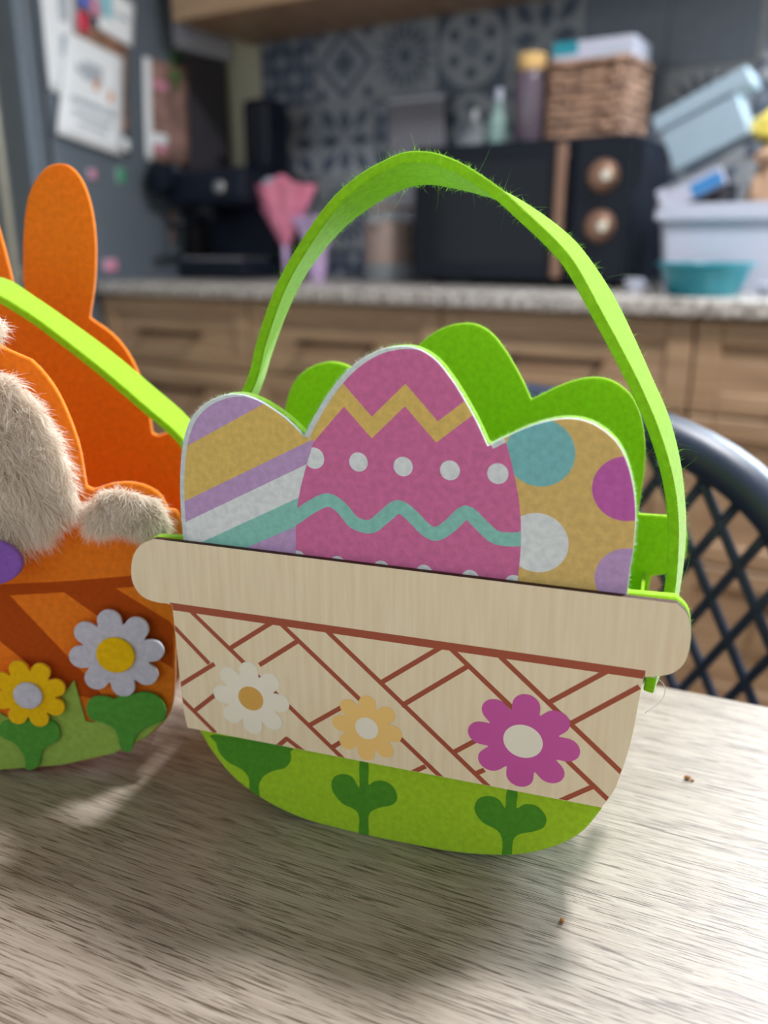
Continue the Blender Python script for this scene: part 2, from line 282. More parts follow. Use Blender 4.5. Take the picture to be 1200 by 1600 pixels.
def spline(pts, per=6):
    """Catmull-Rom through open points"""
    P = [np.array(p, float) for p in pts]; P = [2*P[0]-P[1]] + P + [2*P[-1]-P[-2]]; out = []
    for i in range(1, len(P)-2):
        for k in range(per):
            t = k/per
            out.append(.5*(2*P[i] + (P[i+1]-P[i-1])*t + (2*P[i-1]-5*P[i]+4*P[i+1]-P[i+2])*t*t + (3*P[i]-P[i-1]-3*P[i+1]+P[i+2])*t**3))
    out.append(P[-2]); return [tuple(p) for p in out]
def closed_spline(pts, per=5):
    n = len(pts); P = [np.array(p, float) for p in pts]; out = []
    for i in range(n):
        a, b, c, d = P[i-1], P[i], P[(i+1) % n], P[(i+2) % n]
        for k in range(per):
            t = k/per; out.append(tuple(.5*(2*b + (c-a)*t + (2*a-5*b+4*c-d)*t*t + (3*b-a-3*c+d)*t**3)))
    return out
def clean(pl, eps=.02):
    o = []
    for p in pl:
        if not o or math.hypot(p[0]-o[-1][0], p[1]-o[-1][1]) > eps: o.append(p)
    if math.hypot(o[0][0]-o[-1][0], o[0][1]-o[-1][1]) <= eps: o.pop()
    return o
def ccw(pl):
    a = sum(pl[i-1][0]*pl[i][1] - pl[i][0]*pl[i-1][1] for i in range(len(pl)))
    return pl if a > 0 else pl[::-1]
def offset(pl, d):
    """shrink a ccw polygon by d"""
    pl = ccw(clean(pl)); n = len(pl); o = []
    for i in range(n):
        a, b, c = pl[i-1], pl[i], pl[(i+1) % n]
        e1 = (b[0]-a[0], b[1]-a[1]); e2 = (c[0]-b[0], c[1]-b[1]); l1 = math.hypot(*e1); l2 = math.hypot(*e2)
        nx, ny = -e1[1]/l1 - e2[1]/l2, e1[0]/l1 + e2[0]/l2; l = math.hypot(nx, ny) or 1
        o.append((b[0]+nx/l*d, b[1]+ny/l*d))
    return o
def panel(name, pl, y0, th, mats, parent, bev=.0008, side=None, smooth=True):
    """flat piece cut to the outline pl (mm), front face at y0, thickness th (m)"""
    pl = ccw(clean(pl, .15)); n = len(pl)
    v = [(x/1000, y0, z/1000) for x, z in pl] + [(x/1000, y0+th, z/1000) for x, z in pl]
    f = [tuple(range(n)), tuple(range(2*n-1, n-1, -1))] + [(i, i+n, (i+1) % n+n, (i+1) % n) for i in range(n)]
    o = mesh(name, v, f, mats, parent, False, [0, 0] + [(1 if side else 0)]*n)
    if bev:
        b = o.modifiers.new('soft_edge', 'BEVEL'); b.width = bev; b.segments = 2; b.limit_method = 'ANGLE'; b.angle_limit = math.radians(50)
    if smooth:
        o.data.polygons.foreach_set('use_smooth', [True]*len(o.data.polygons)); o.data.set_sharp_from_angle(angle=math.radians(50))
    return o
def prints(name, layers, clips, y, mats, parent):
    """flat print: layers [(polygon, material index)] painted in order, kept inside every polygon of clips (mm)"""
    polys = [ccw(clean(c)) for c in clips] + [ccw(clean(l[0])) for l in layers]
    vs, fs = [], []
    for p in polys:
        fs.append(list(range(len(vs), len(vs)+len(p)))); vs += [Vector(q) for q in p]
    ov, oe, of, _, _, orf = delaunay_2d_cdt(vs, [], fs, 1, 1e-4)
    nc = len(clips); F, I = [], []
    for fc, og in zip(of, orf):
        og = set(og)
        if not all(k in og for k in range(nc)): continue
        top = [k for k in og if k >= nc]
        if not top: continue
        F.append(tuple(fc)); I.append(layers[max(top)-nc][1])
    comp = list(range(len(ov)))                       # keep only the main connected piece, drop slivers
    def find(a):
        while comp[a] != a: comp[a] = comp[comp[a]]; a = comp[a]
        return a
    for fc in F:
        for q in fc[1:]: comp[find(fc[0])] = find(q)
    ar = {}
    for fc in F:
        a, b, c = (ov[q] for q in fc[:3]); ar[find(fc[0])] = ar.get(find(fc[0]), 0) + abs((b-a).cross(c-a))
    main = max(ar, key=ar.get); keep = [k for k, fc in enumerate(F) if find(fc[0]) == main]
    F = [F[k] for k in keep]; I = [I[k] for k in keep]; used = sorted({q for fc in F for q in fc}); mp = {q: k for k, q in enumerate(used)}
    return mesh(name, [(ov[q][0]/1000, y, ov[q][1]/1000) for q in used], [tuple(mp[q] for q in fc) for fc in F], mats, parent, False, I)
def stroke(pts, wd, cap=0.):
    P = [np.array(p, float) for p in pts]; n = len(P); L, R = [], []
    if cap:
        P[0] = P[0] - (P[1]-P[0])/np.linalg.norm(P[1]-P[0])*cap; P[-1] = P[-1] + (P[-1]-P[-2])/np.linalg.norm(P[-1]-P[-2])*cap
    for i in range(n):
        d1 = (P[i]-P[i-1]) if i else (P[1]-P[0]); d2 = (P[i+1]-P[i]) if i < n-1 else (P[i]-P[i-1])
        d1 = d1/np.linalg.norm(d1); d2 = d2/np.linalg.norm(d2)
        m = np.array([-d1[1]-d2[1], d1[0]+d2[0]]); m /= np.linalg.norm(m); s = wd/2/max(.35, m.dot(np.array([-d1[1], d1[0]])))
        L.append(tuple(P[i]+m*s)); R.append(tuple(P[i]-m*s))
    return L + R[::-1]
def disc(c, r, n=36, ry=None): return [(c[0]+r*math.cos(2*math.pi*i/n), c[1]+(ry or r)*math.sin(2*math.pi*i/n)) for i in range(n)]
def flower(c, R, rot=0., petals=8, sx=1., sz=1., wide=.245, n=200):
    """outline of a daisy with round-ended petals"""
    out = []; w = wide*R; a = R-w
    for i in range(n):
        th = 2*math.pi*i/n; st = 2*math.pi/petals; d = (th-rot+st/2) % st - st/2
        r_ = a*math.cos(d) + math.sqrt(w*w-(a*math.sin(d))**2) if abs(a*math.sin(d)) < w*.98 else w/math.sin(abs(d))
        r_ = min(r_, a*math.cos(d) + math.sqrt(max(0, w*w-(a*math.sin(d))**2)) if abs(a*math.sin(d)) < w else r_)
        out.append((c[0]+r_*math.cos(th)*sx, c[1]+r_*math.sin(th)*sz))
    return out
def inside(p, pl):
    x, y = p; r = False; n = len(pl)
    for i in range(n):
        x1, y1 = pl[i-1]; x2, y2 = pl[i]
        if (y1 > y) != (y2 > y) and x < (x2-x1)*(y-y1)/(y2-y1)+x1: r = not r
    return r
def hairs(name, roots, dirs, length, width, mats, parent, curl=.35, seg=3, droop=0.):
    """thin tapering ribbons, one per root"""
    rng = np.random.default_rng(len(roots)); R = np.array(roots, float); D = np.array(dirs, float); n = len(R)
    D /= np.linalg.norm(D, axis=1, keepdims=True)
    L = np.array(length if np.ndim(length) else np.full(n, length)) * rng.uniform(.6, 1.3, n)
    side = np.cross(D, rng.normal(size=(n, 3))); side /= np.linalg.norm(side, axis=1, keepdims=True)
    bend = np.cross(D, rng.normal(size=(n, 3))); bend /= np.linalg.norm(bend, axis=1, keepdims=True)
    cu = rng.uniform(-curl, curl, n)
    V = np.zeros((n, 2*seg+1, 3))
    for k in range(seg+1):
        t = k/seg; c = R + D*(L*t)[:, None] + bend*(cu*L*t*t)[:, None]; c[:, 2] -= droop*L*t*t
        wd = width*(1-.75*t)
        if k < seg: V[:, 2*k] = c-side*wd/2; V[:, 2*k+1] = c+side*wd/2
        else: V[:, 2*seg] = c
    base = np.arange(n)*(2*seg+1); fq = []
    for k in range(seg-1): fq.append(np.stack([base+2*k, base+2*k+1, base+2*k+3, base+2*k+2], 1))
    Q = np.concatenate(fq); Tt = np.stack([base+2*seg-2, base+2*seg-1, base+2*seg], 1)
    return tag(mesh(name, V.reshape(-1, 3), Q.tolist()+Tt.tolist(), mats, parent), kind='stuff')

# ---------------------------------------------------------------- the room
def struct(o): o['kind'] = 'structure'; return o
def kroom(o): o.location = KO; o.rotation_euler = (0, 0, KROT); return o
fl = struct(kroom(box('floor', -2.6, 2.6, -4.4, .75, -.06, -.011, 'grout')))
pm = None
for r in range(13):                                  # long floor planks in the strip the photograph can see
    x = -2.6 + (r % 3)*.31
    y = .58 - r*.15 - .075
    for c in range(5):
        if pm is None:
            q = box('plank', -.55, .55, -.073, .073, -.012, 0, 'floor_plank', fl, .002, 1); pm = q.data
        else:
            q = bpy.data.objects.new('plank', pm); COL.objects.link(q); q.parent = fl
        q.location = (x + .2 + c*1.105, y, 0)
struct(kroom(box('ceiling', -2.6, 2.6, -4.4, .75, 2.4, 2.46, 'ceiling_paint')))
struct(kroom(box('wall_left', -2.7, -2.6, -4.4, .75, 0, 2.46, 'cream_paint')))
struct(kroom(box('wall_right', 2.6, 2.7, -4.4, .75, 0, 2.46, 'cream_paint')))
bm = bmesh.new()
for a, b, c, d in ((-2.6, .86, 0, 2.46), (.86, 1.76, 0, 1.12), (.86, 1.76, 2.14, 2.46), (1.76, 2.6, 0, 2.46)):
    bmbox(bm, ((a+b)/2, .66, (c+d)/2), (b-a, .12, d-c))
wb = struct(kroom(from_bm('wall_back', bm, 'cream_paint')))
wn = struct(thing('window_1', None, None, K(1.31, .62, 1.12), KROT))
for a, b, c, d in ((-.45, -.39, 0, 1.02), (.39, .45, 0, 1.02), (-.39, .39, 0, .06), (-.39, .39, .96, 1.02), (-.025, .025, .06, .96)):
    box('window_frame', a, b, -.02, .05, c, d, 'upvc', wn, .004)
for a in (-.2075, .2075): box('pane', a-.1825, a+.1825, .012, .016, .06, .96, 'pane_glass', wn)
box('window_sill', -.5, .5, -.12, -.02, -.03, 0, 'upvc', wn, .005)

# patterned wall tiles
def tile_mesh(kind):
    h = 96.4; sq = [(-h, -h), (h, -h), (h, h), (-h, h)]; lay = [(sq, {'plain': 2, 'dots': 1, 'check': 1}.get(kind, 0))]
    dia = lambda r, c=(0, 0): [(c[0]+r, c[1]), (c[0], c[1]+r), (c[0]-r, c[1]), (c[0], c[1]-r)]
    lens = lambda a, r0, r1, w: [(r0*math.cos(a), r0*math.sin(a)), ((r0+r1)/2*math.cos(a)-w*math.sin(a), (r0+r1)/2*math.sin(a)+w*math.cos(a)), (r1*math.cos(a), r1*math.sin(a)), ((r0+r1)/2*math.cos(a)+w*math.sin(a), (r0+r1)/2*math.sin(a)-w*math.cos(a))]
    if kind == 'diamond': lay += [(dia(92), 1), (dia(72), 0), (dia(48), 2), (dia(30), 1)] + [(dia(20, (x, y)), 1) for x in (-76, 76) for y in (-76, 76)]
    if kind == 'star':
        lay += [(lens(k*math.pi/2, 14, 88, 22), 1) for k in range(4)] + [(lens(k*math.pi/2+math.pi/4, 40, 122, 20), 1) for k in range(4)]
    if kind == 'dots':
        lay += [(disc((0, 0), 92), 0), (disc((0, 0), 30, 6), 2)] + [(disc((58*math.cos(k*math.pi/3+.5), 58*math.sin(k*math.pi/3+.5)), 16, 12), 1) for k in range(6)]
    if kind == 'rays':
        lay += [(lens(math.pi*(k/8), 20, 100, 9), 1) for k in range(16)] + [(disc((0, 0), 22), 1)]
    if kind == 'check':
        for i in range(4):
            for j in range(4): lay.append((dia(19, (-72+48*i, -72+48*j)), 0 if (i+j) % 2 else 2))
    if kind == 'border':
        s = lambda r: [(-r, -r), (r, -r), (r, r), (-r, r)]
        lay += [(s(84), 2), (s(70), 0)] + [(dia(11, (-48+24*i, -48+24*j)), 1) for i in range(5) for j in range(5) if (i+j) % 2 == 0]
    o = prints('tile', lay, [sq], 0, ['tile_pale', 'tile_dark', 'tile_mid'], None); me = o.data
    bm = bmesh.new(); bm.from_mesh(me); g = h/1000
    bc = [bm.verts.new(p) for p in ((-g, 0, -g), (g, 0, -g), (g, 0, g), (-g, 0, g))]; bk = [bm.verts.new((v.co.x*1.0, .008, v.co.z)) for v in bc]
    for i in range(4): bm.faces.new((bc[(i+1) % 4], bc[i], bk[i], bk[(i+1) % 4]))
    bm.to_mesh(me); bm.free(); bpy.data.objects.remove(o); return me
TM = {k: tile_mesh(k) for k in ('diamond', 'star', 'dots', 'rays', 'check', 'border', 'plain')}
rows = [  # top row first, columns from the left end of the tiling
 ['check', 'diamond', 'rays', 'dots', 'star', 'plain', 'plain', 'border', 'diamond'],
 ['star', 'star', 'check', 'dots', 'diamond', 'plain', 'rays', 'check', 'star'],
 ['dots', 'rays', 'diamond', 'check', 'plain', 'dots', 'star', 'rays', 'plain'],
 ['diamond', 'check', 'star', 'plain', 'rays', 'border', 'dots', 'diamond', 'check']]
for j, row in enumerate(rows):
    for i, kd in enumerate(row):
        q = bpy.data.objects.new('tile', TM[kd]); COL.objects.link(q); q.parent = wb
        q.location = (-.78 + .195*i, .5915, 1.43 - .195*j)

# ---------------------------------------------------------------- kitchen units
def cabinet(s0, s1, label):
    c = thing('base_cabinet', label, 'cabinet', K(s0, .02, 0), KROT, 'oak base cabinets under the worktop'); W = s1-s0; g = .002
    box('carcass', g, W-g, .02, .56, .10, TOP_Z-.033, 'oak_upright', c)
    box('plinth', g, W-g, .06, .075, 0, .10, 'oak', c)
    def front(nm, z0, z1, hz):
        bmx = bmesh.new(); b = .048
        for a0, a1, b0, b1 in ((g, b, z0, z1), (W-b, W-g, z0, z1), (b, W-b, z0, z0+b*.8), (b, W-b, z1-b*.8, z1)):
            bmbox(bmx, ((a0+a1)/2, .01, (b0+b1)/2), (a1-a0, .02, b1-b0), .003, 1)
        d = from_bm(nm, bmx, 'oak', c)
        box('panel', b-.004, W-b+.004, .009, .018, z0+b*.8-.004, z1-b*.8+.004, 'oak', d)
        hb = bmesh.new(); bmbox(hb, (W/2, -.024, hz), (.20, .011, .013), .004, 2)
        for x in (-.085, .085): bmbox(hb, (W/2+x, -.006, hz), (.012, .034, .011), .002, 1)
        from_bm('handle', hb, 'handle_bronze', d, False)
    front('drawer', .664, TOP_Z-.040, .742); front('drawer', .385, .658, .60); front('drawer', .105, .379, .32)
    return c
for a, b, l in ((-.99, -.482, 'oak drawer cabinet next to the fridge'), (-.482, .033, 'oak drawer cabinet second from the fridge, left of the microwave door handle'),
                (.033, .539, 'oak drawer cabinet below the microwave, third from the fridge'), (.539, 1.045, 'oak drawer cabinet at the far right under the white tub'),
                (1.045, 1.55, 'oak drawer cabinet beyond the white tub, under the window')): cabinet(a, b, l)
wt = tag(box('worktop', 0, 2.58, 0, .59, -.031, 0, 'granite', None, .006, 3), 'speckled grey granite worktop running along the oak cabinets', 'worktop'); wt.location = K(-.99, 0, TOP_Z); wt.rotation_euler = (0, 0, KROT)

def wallcab(s0, s1, label):
    c = thing('wall_cabinet', label, 'cabinet', K(s0, .27, 1.51), KROT, 'oak wall cabinets'); W = s1-s0
    box('carcass', .001, W-.001, .02, .32, .0, .72, 'oak_upright', c)
    d = box('door', .002, W-.002, 0, .019, -.002, .72, 'oak', c, .003, 1)
    box('handle', W-.06, W-.048, -.03, -.0, .08, .2, 'handle_bronze', d, .004, 1)
for a, b, l in ((-.91, -.41, 'light oak wall cabinet at the top left above the coffee machine'), (-.41, .1, 'light oak wall cabinet above the patterned tiles, second from the left'), (.1, .6, 'light oak wall cabinet high above the microwave')): wallcab(a, b, l)
oc = thing('overhead_cabinet', 'grey cabinet box hanging at ceiling height behind the fridge', 'cabinet', K(-1.6, .375, 1.475), KROT)
box('carcass', 0, .612, .02, .22, 0, .6, 'grey_cabinet', oc, .004); dd = box('door', .003, .609, 0, .019, .003, .597, 'grey_cabinet', oc, .002); box('handle', .53, .545, -.02, .0, .06, .18, 'steel', dd, .003)
tp = thing('tall_panel', 'dark upright end panel behind the fridge', 'panel', K(-1.6, .40, 0), KROT); box('panel', 0, .60, 0, .18, 0, 1.47, 'dark_panel', tp, .003); box('plinth', .01, .59, -.004, 0, 0, .1, 'rubber_seal', tp)

# fridge
fr = thing('fridge', 'tall grey steel fridge with papers stuck to its side', 'fridge', K(-1.6, -.11, 0), KROT)
FW = .60
box('body', 0, FW, .038, .475, .04, 1.86, 'fridge_steel', fr, .006)
box('seal', .006, FW-.006, .026, .038, .06, 1.85, 'rubber_seal', fr)
for z0, z1 in ((.045, .70), (.708, 1.86)):
    d = box('door', 0, FW, -.028, .026, z0, z1, 'fridge_steel', fr, .009, 3)
    hd = bmesh.new(); zc = (z0+z1)/2 if z0 > .5 else z1-.2; L = .9 if z0 > .5 else .3
    bmbox(hd, (FW-.050, -.075, zc), (.020, .016, L), .006, 2)
    for q in (-1, 1): bmbox(hd, (FW-.050, -.048, zc+q*L*.44), (.016, .045, .022), .003, 1)
    from_bm('handle', hd, 'fridge_handle', d)
for x in (.06, .54):
    for y in (.08, .42): lathe('foot', [(.018, 0), (.02, .004), (.014, .04)], 'rubber_seal', fr, (x, y, 0), 12)
# papers on the fridge side: local x runs towards the wall, so sheets are built in the side plane
SIDE = -.9985
def sheet(name, label, cat, corners, mat, off, motifs=(), group=None, curl=.0012):
    """corners (t, z) tl, tr, br, bl on the fridge side; motifs (u0, u1, v0, v1, material)"""
    (t0, z0) = corners[3]; o = thing(name, label, cat, K(SIDE, t0, z0), KROT, group)
    c = [np.array(p) - np.array(corners[3]) for p in corners]
    def pt(u, v, d): p = (c[0]*(1-u)+c[1]*u)*v + (c[3]*(1-u)+c[2]*u)*(1-v); return (off + d + curl*(1-v)**2*3 + curl*math.sin(u*3)*.4, p[0], p[1])
    def grid(nm, u0, u1, v0, v1, d, th, m, par):
        nu, nv = 6, 8; V, Fc = [], []
        for s_ in (0, 1):
            for j in range(nv+1):
                for i in range(nu+1): V.append(pt(u0+(u1-u0)*i/nu, v0+(v1-v0)*j/nv, d + (th if s_ == 0 else 0)))
        n0 = (nu+1)*(nv+1)
        for j in range(nv):
            for i in range(nu):
                a = j*(nu+1)+i; q = (a, a+1, a+nu+2, a+nu+1); Fc.append(q); Fc.append(tuple(x+n0 for x in q[::-1]))
        rim = [i for i in range(nu+1)] + [j*(nu+1)+nu for j in range(1, nv+1)] + [nv*(nu+1)+i for i in range(nu-1, -1, -1)] + [j*(nu+1) for j in range(nv-1, 0, -1)]
        for i in range(len(rim)): a, b = rim[i], rim[(i+1) % len(rim)]; Fc.append((a, a+n0, b+n0, b))
        return mesh(nm, V, Fc, m, par, True)
    p = grid('sheet', 0, 1, 0, 1, 0, .0005, mat, o)
    for (u0, u1, v0, v1, m) in motifs: grid('print', u0, u1, v0, v1, .0006, .0001, m, p)
    return o
sheet('paper_sheet', 'large white letter with faint orange print on the fridge side', 'paper',
      [(-.006, 1.447), (.165, 1.414), (.132, 1.175), (-.072, 1.212)], 'paper', .013,
      [(.2, .3, .66, .74, 'ink_grey'), (.3, .62, .62, .8, 'ink_grey'), (.5, .58, .56, .68, 'ink_orange'), (.74, .82, .50, .62, 'ink_orange'), (.15, .86, .36, .42, 'ink_grey'), (.2, .8, .25, .30, 'ink_grey'), (.3, .75, .16, .20, 'ink_grey')])
sheet('paper_sheet', 'white sheet high on the fridge side behind the letter', 'paper',
      [(-.06, 1.60), (.045, 1.61), (.007, 1.292), (-.069, 1.31)], 'paper', .001, [(.5, .8, .55, .75, 'ink_grey'), (.5, .8, .3, .45, 'ink_grey')])
sheet('paper_sheet', 'white note with a pale blue picture at the top of the fridge side', 'paper',
      [(.10, 1.58), (.228, 1.55), (.206, 1.445), (.098, 1.47)], 'paper', .003, [(.05, .42, .35, .95, 'sky_plastic'), (.5, .85, .5, .6, 'ink_grey')])
sheet('photo_card', 'brown photograph half hidden behind the white letter on the fridge', 'photograph',
      [(.024, 1.48), (.191, 1.455), (.171, 1.281), (.009, 1.306)], 'photo_brown', .004)
sheet('photo_card', 'dark photograph peeping out at the lower right corner of the letter', 'photograph',
      [(.08, 1.31), (.175, 1.285), (.165, 1.18), (.08, 1.2)], 'black_matt', .003, [(.6, .98, .55, .95, 'photo_brown'), (.75, 1, .1, .4, 'paper')])
sheet('wall_calendar', 'printed calendar page with pink and brown pictures beside the fridge letter', 'calendar',
      [(.244, 1.433), (.41, 1.43), (.389, 1.174), (.222, 1.175)], 'calendar_print', .003, [(0, .16, .0, 1, 'paper'), (.16, .5, .18, .28, 'paper'), (.2, .55, .72, .8, 'pink_magnet'), (.2, .5, .1, .17, 'pink_magnet')])
def magnet(label, t, z, w, h, m, off=.0):
    o = thing('fridge_magnet', label, 'magnet', K(SIDE, t, z), KROT)
    box('body', off, off+.008, -w/2, w/2, -h/2, h/2, m, o, .003, 2, True); box('rim', off, off+.004, -w/2-.002, w/2+.002, -h/2-.002, h/2+.002, 'white_plastic', o, .001, 1)
magnet('small green magnet on the fridge below the letter', .131, 1.129, .022, .036, 'green_magnet')
magnet('small pink magnet on the fridge above the orange ear', .036, 1.127, .022, .022, 'pink_magnet')
magnet('pink and white magnet low on the fridge beside the worktop', .068, .901, .04, .03, 'pink_magnet')
magnet('red magnet at the top of the fridge papers', .045, 1.475, .03, .045, 'red_plastic', .008)
magnet('blue magnet at the top edge of the fridge papers', .055, 1.525, .028, .03, 'blue_plastic', .008)
magnet('pale red and white magnet beside the blue one on the fridge', .088, 1.515, .028, .04, 'pink_magnet', .008)
cl = thing('plant_sprig', 'green artificial sprig clipped to the top of the calendar', 'decoration', K(SIDE+.012, .337, 1.40), KROT)
for i in range(7):
    a = random.uniform(-1, 1); L = random.uniform(.025, .045); z = -.02+.012*i
    mesh('leaf', [(0, 0, z), (.006, L*.5*math.cos(a)-.006, z+L*.5*math.sin(a)+.006), (.004, L*math.cos(a), z+L*math.sin(a)), (.006, L*.5*math.cos(a)+.008, z+L*.5*math.sin(a)-.008)] + [(-.002, 0, z), (.003, L*.5*math.cos(a)-.006, z+L*.5*math.sin(a)+.006), (.002, L*math.cos(a), z+L*math.sin(a)), (.003, L*.5*math.cos(a)+.008, z+L*.5*math.sin(a)-.008)],
         [(0, 1, 2, 3), (7, 6, 5, 4), (0, 4, 5, 1), (1, 5, 6, 2), (2, 6, 7, 3), (3, 7, 4, 0)], 'leaf_plastic', cl)
tube('stem', [(0, 0, -.05), (.002, .002, 0), (0, -.002, .08)], .0015, .0015, 'leaf_plastic', cl, 6)

# microwave oven
mw = thing('microwave_oven', 'black microwave oven with a copper door handle and two round knobs', 'microwave', K(-.178, .28, TOP_Z), KROT); W, Hh = .509, .304
box('body', 0, W, .012, .29, .012, Hh, 'black_matt', mw, .006)
d = box('door', .002, .385, -.012, .012, .014, Hh-.002, 'black_gloss', mw, .004)
box('window', .045, .335, -.0135, -.0118, .05, Hh-.04, 'black_glass', d, .0005, 1)
hb = bmesh.new(); bmbox(hb, (.368, -.034, .155), (.022, .014, .27), .005, 2)
for q in (.04, .27): bmbox(hb, (.368, -.018, q), (.014, .026, .018), .002, 1)
from_bm('handle', hb, 'copper', d)
cp = box('control_panel', .388, W-.002, -.012, .012, .014, Hh-.002, 'black_gloss', mw, .004)
for z in (.224, .126):
    k = lathe('knob', [(.033, -.012), (.033, -.018), (.030, -.022), (.025, -.036), (.022, -.038)], 'copper', mw, (.452, 0, z), 28, axis='y')
    lathe('cap', [(.010, -.038), (.012, -.041), (.009, -.044)], 'knob_glint', k, (.466, 0, z), 16, axis='y')  # pale cap set off-centre to the right imitates the glint on the knob
for x in (.04, W-.04):
    for y in (.05, .25): lathe('foot', [(.012, 0), (.014, .004), (.011, .012)], 'rubber_seal', mw, (x, y, 0), 12)
MT = TOP_Z + Hh
# woven basket on the microwave
wk = thing('wicker_basket', 'brown woven wicker basket standing on the microwave', 'basket', K(.106, .335, MT), KROT); W, Dp, Hw = .185, .17, .15
box('base', .006, W-.006, .006, Dp-.006, 0, .008, 'wicker', wk, .002)
def ring(z, grow, ph, amp=.0035, n=96):
    P = []; a, b = W/2+grow, Dp/2+grow
    for i in range(n):
        t = 2*math.pi*i/n; c, s = math.cos(t), math.sin(t); e = .28
        k = 1 + amp/.09*math.sin(18*t+ph)
        P.append((W/2 + a*k*math.copysign(abs(c)**e, c), Dp/2 + b*k*math.copysign(abs(s)**e, s), z + .0015*math.sin(5*t+ph*2)))
    return P
for j in range(9): tube('strand', ring(.010+.0165*j, -.004, math.pi*(j % 2)), .0055, .0085, 'wicker', wk, 6, True)
tube('rim', ring(Hw, 0, 0, .001), .008, .008, 'wicker', wk, 8, True)
st0 = None
for i, p in enumerate(ring(0, -.004, 0, 0)):
    if i % 6 == 0: tube('stake', [(p[0], p[1], .004), (p[0], p[1], Hw)], .003, .003, 'wicker', wk, 6, up=(0, 1, 0))
bx = thing('medicine_box', 'white and teal carton lying on top of the wicker basket', 'box', K(.11, .37, MT+Hw+.0085), KROT)
b = box('carton', 0, .175, 0, .12, .0, .04, 'white_plastic', bx, .002); box('teal_label', -.0006, .055, -.0006, .1206, .015, .0406, 'teal_plastic', b); box('print', .10, .17, -.0006, -.0001, .012, .018, 'ink_grey', b)
bs = thing('small_pack', 'small white pack leaning inside the wicker basket under the teal carton', 'pack', K(.125, .352, MT+.012), KROT); box('pack', 0, .07, .0, .016, 0, .14, 'white_plastic', bs, .002); box('flap', .0, .07, -.001, .0, .118, .13, 'ink_grey', bs)
# tall jar and glass bottles
tj = thing('storage_jar', 'tall smoky jar with a cork lid left of the wicker basket', 'jar', K(.062, .37, MT), KROT)
lathe('glass', [(.034, 0), (.037, .004), (.037, .135), (.034, .146), (.030, .149)], 'smoke_jar', tj, n=28); lathe('cork_lid', [(.029, .149), (.031, .152), (.032, .18), (.03, .183)], 'cork', tj, n=24)
for s, t, r, h, m, lab in ((-.022, .39, .024, .10, 'green_glass', 'clear glass bottle with a pale stopper on the microwave'), (-.085, .40, .03, .065, 'clear_glass', 'small clear glass jar on the left end of the microwave')):
    g = thing('glass_bottle', lab, 'bottle', K(s, t, MT), KROT)
    lathe('glass', [(r*.9, 0), (r, .004), (r, h*.62), (r*.5, h*.8), (r*.42, h)], m, g, n=24); lathe('stopper', [(r*.44, h), (r*.46, h+.004), (r*.4, h+.022), (r*.2, h+.026)], 'white_plastic' if r < .025 else 'steel', g, n=16)
# grey box standing behind the microwave's left end
gb = thing('grey_board', 'plain grey board propped against the tiles left of the microwave', 'board', K(-.415, .545, TOP_Z), KROT)
o_ = box('board', 0, .168, .0, .012, 0, .455, 'grey_box_card', gb, .004); box('edge_band', -.001, .169, -.001, .013, .447, .457, 'grey_cabinet', o_, .002)

# coffee machine
cm = thing('coffee_machine', 'black coffee machine with a tall water tank beside the fridge', 'coffee machine', K(-.985, .27, TOP_Z), KROT)
box('base', .05, .30, -.02, .24, 0, .05, 'black_matt', cm, .012, 3); box('drip_tray', .07, .28, -.016, .11, .05, .058, 'steel', cm, .003)
box('column', .05, .30, .12, .24, .05, .20, 'black_matt', cm, .015, 3)
hd = box('head', .03, .315, -.03, .24, .19, .285, 'black_matt', cm, .03, 4)
lathe('group_head', [(.03, .15), (.036, .16), (.036, .19)], 'black_gloss', cm, (.13, .04, 0), 20)
tube('portafilter_handle', [(.13, .01, .155), (.13, -.04, .150), (.125, -.10, .14)], .011, .011, 'black_gloss', cm, 10)
lathe('dial', [(.018, -.03), (.018, -.036), (.015, -.04)], 'steel', cm, (.24, 0, .235), 20, axis='y')
box('water_tank', .185, .275, .13, .235, .28, .47, 'black_gloss', cm, .022, 4)
lathe('steam_knob', [(.042, -.03), (.045, -.04), (.04, -.07), (.03, -.074)], 'black_matt', cm, (.045, 0, .26), 24, axis='y')
tube('steam_wand', [(.04, .0, .2), (.035, -.01, .14), (.045, -.03, .08)], .004, .004, 'copper', cm, 8)

# pink bouquet in wrapping
pb = thing('gift_bouquet', 'pink cellophane bouquet with lilac tissue beside the coffee machine', 'bouquet', K(-.56, .36, TOP_Z), KROT)
wrap = lathe('pink_wrap', [(.012, .09), (.04, .135), (.072, .19), (.098, .24), (.093, .242), (.066, .19), (.034, .14), (.006, .10)], 'pink_foil', pb, (-.07, 0, 0), 48, .95, .7, wav=lambda a, z: .10*math.sin(6*a)*max(0, (z-.1)/.13) + .05*math.sin(11*a)*max(0, (z-.1)/.13))
lathe('tissue', [(.02, .0), (.03, .03), (.028, .07), (.045, .12), (.07, .16), (.066, .162), (.04, .122), (.02, .07)], 'lilac_tissue', pb, (.02, .02, 0), 40, 1, .7, wav=lambda a, z: .14*math.sin(5*a+.6)*max(0, (z-.05)/.1))
for i in range(5):
    a = i*1.3; lathe('flower_head', [(.004, .215+.004*i), (.018, .22+.004*i), (.022, .235+.004*i), (.012, .246+.004*i), (.003, .25+.004*i)], 'white_plastic' if i % 2 else 'pink_foil', pb, (-.07+.035*math.cos(a), .03*math.sin(a), 0), 14, wav=lambda t, z: .15*math.sin(5*t))
tube('stalk', [(-.068, 0, .0), (-.069, 0, .06), (-.07, 0, .11)], .008, .008, 'lilac_tissue', pb, 10)
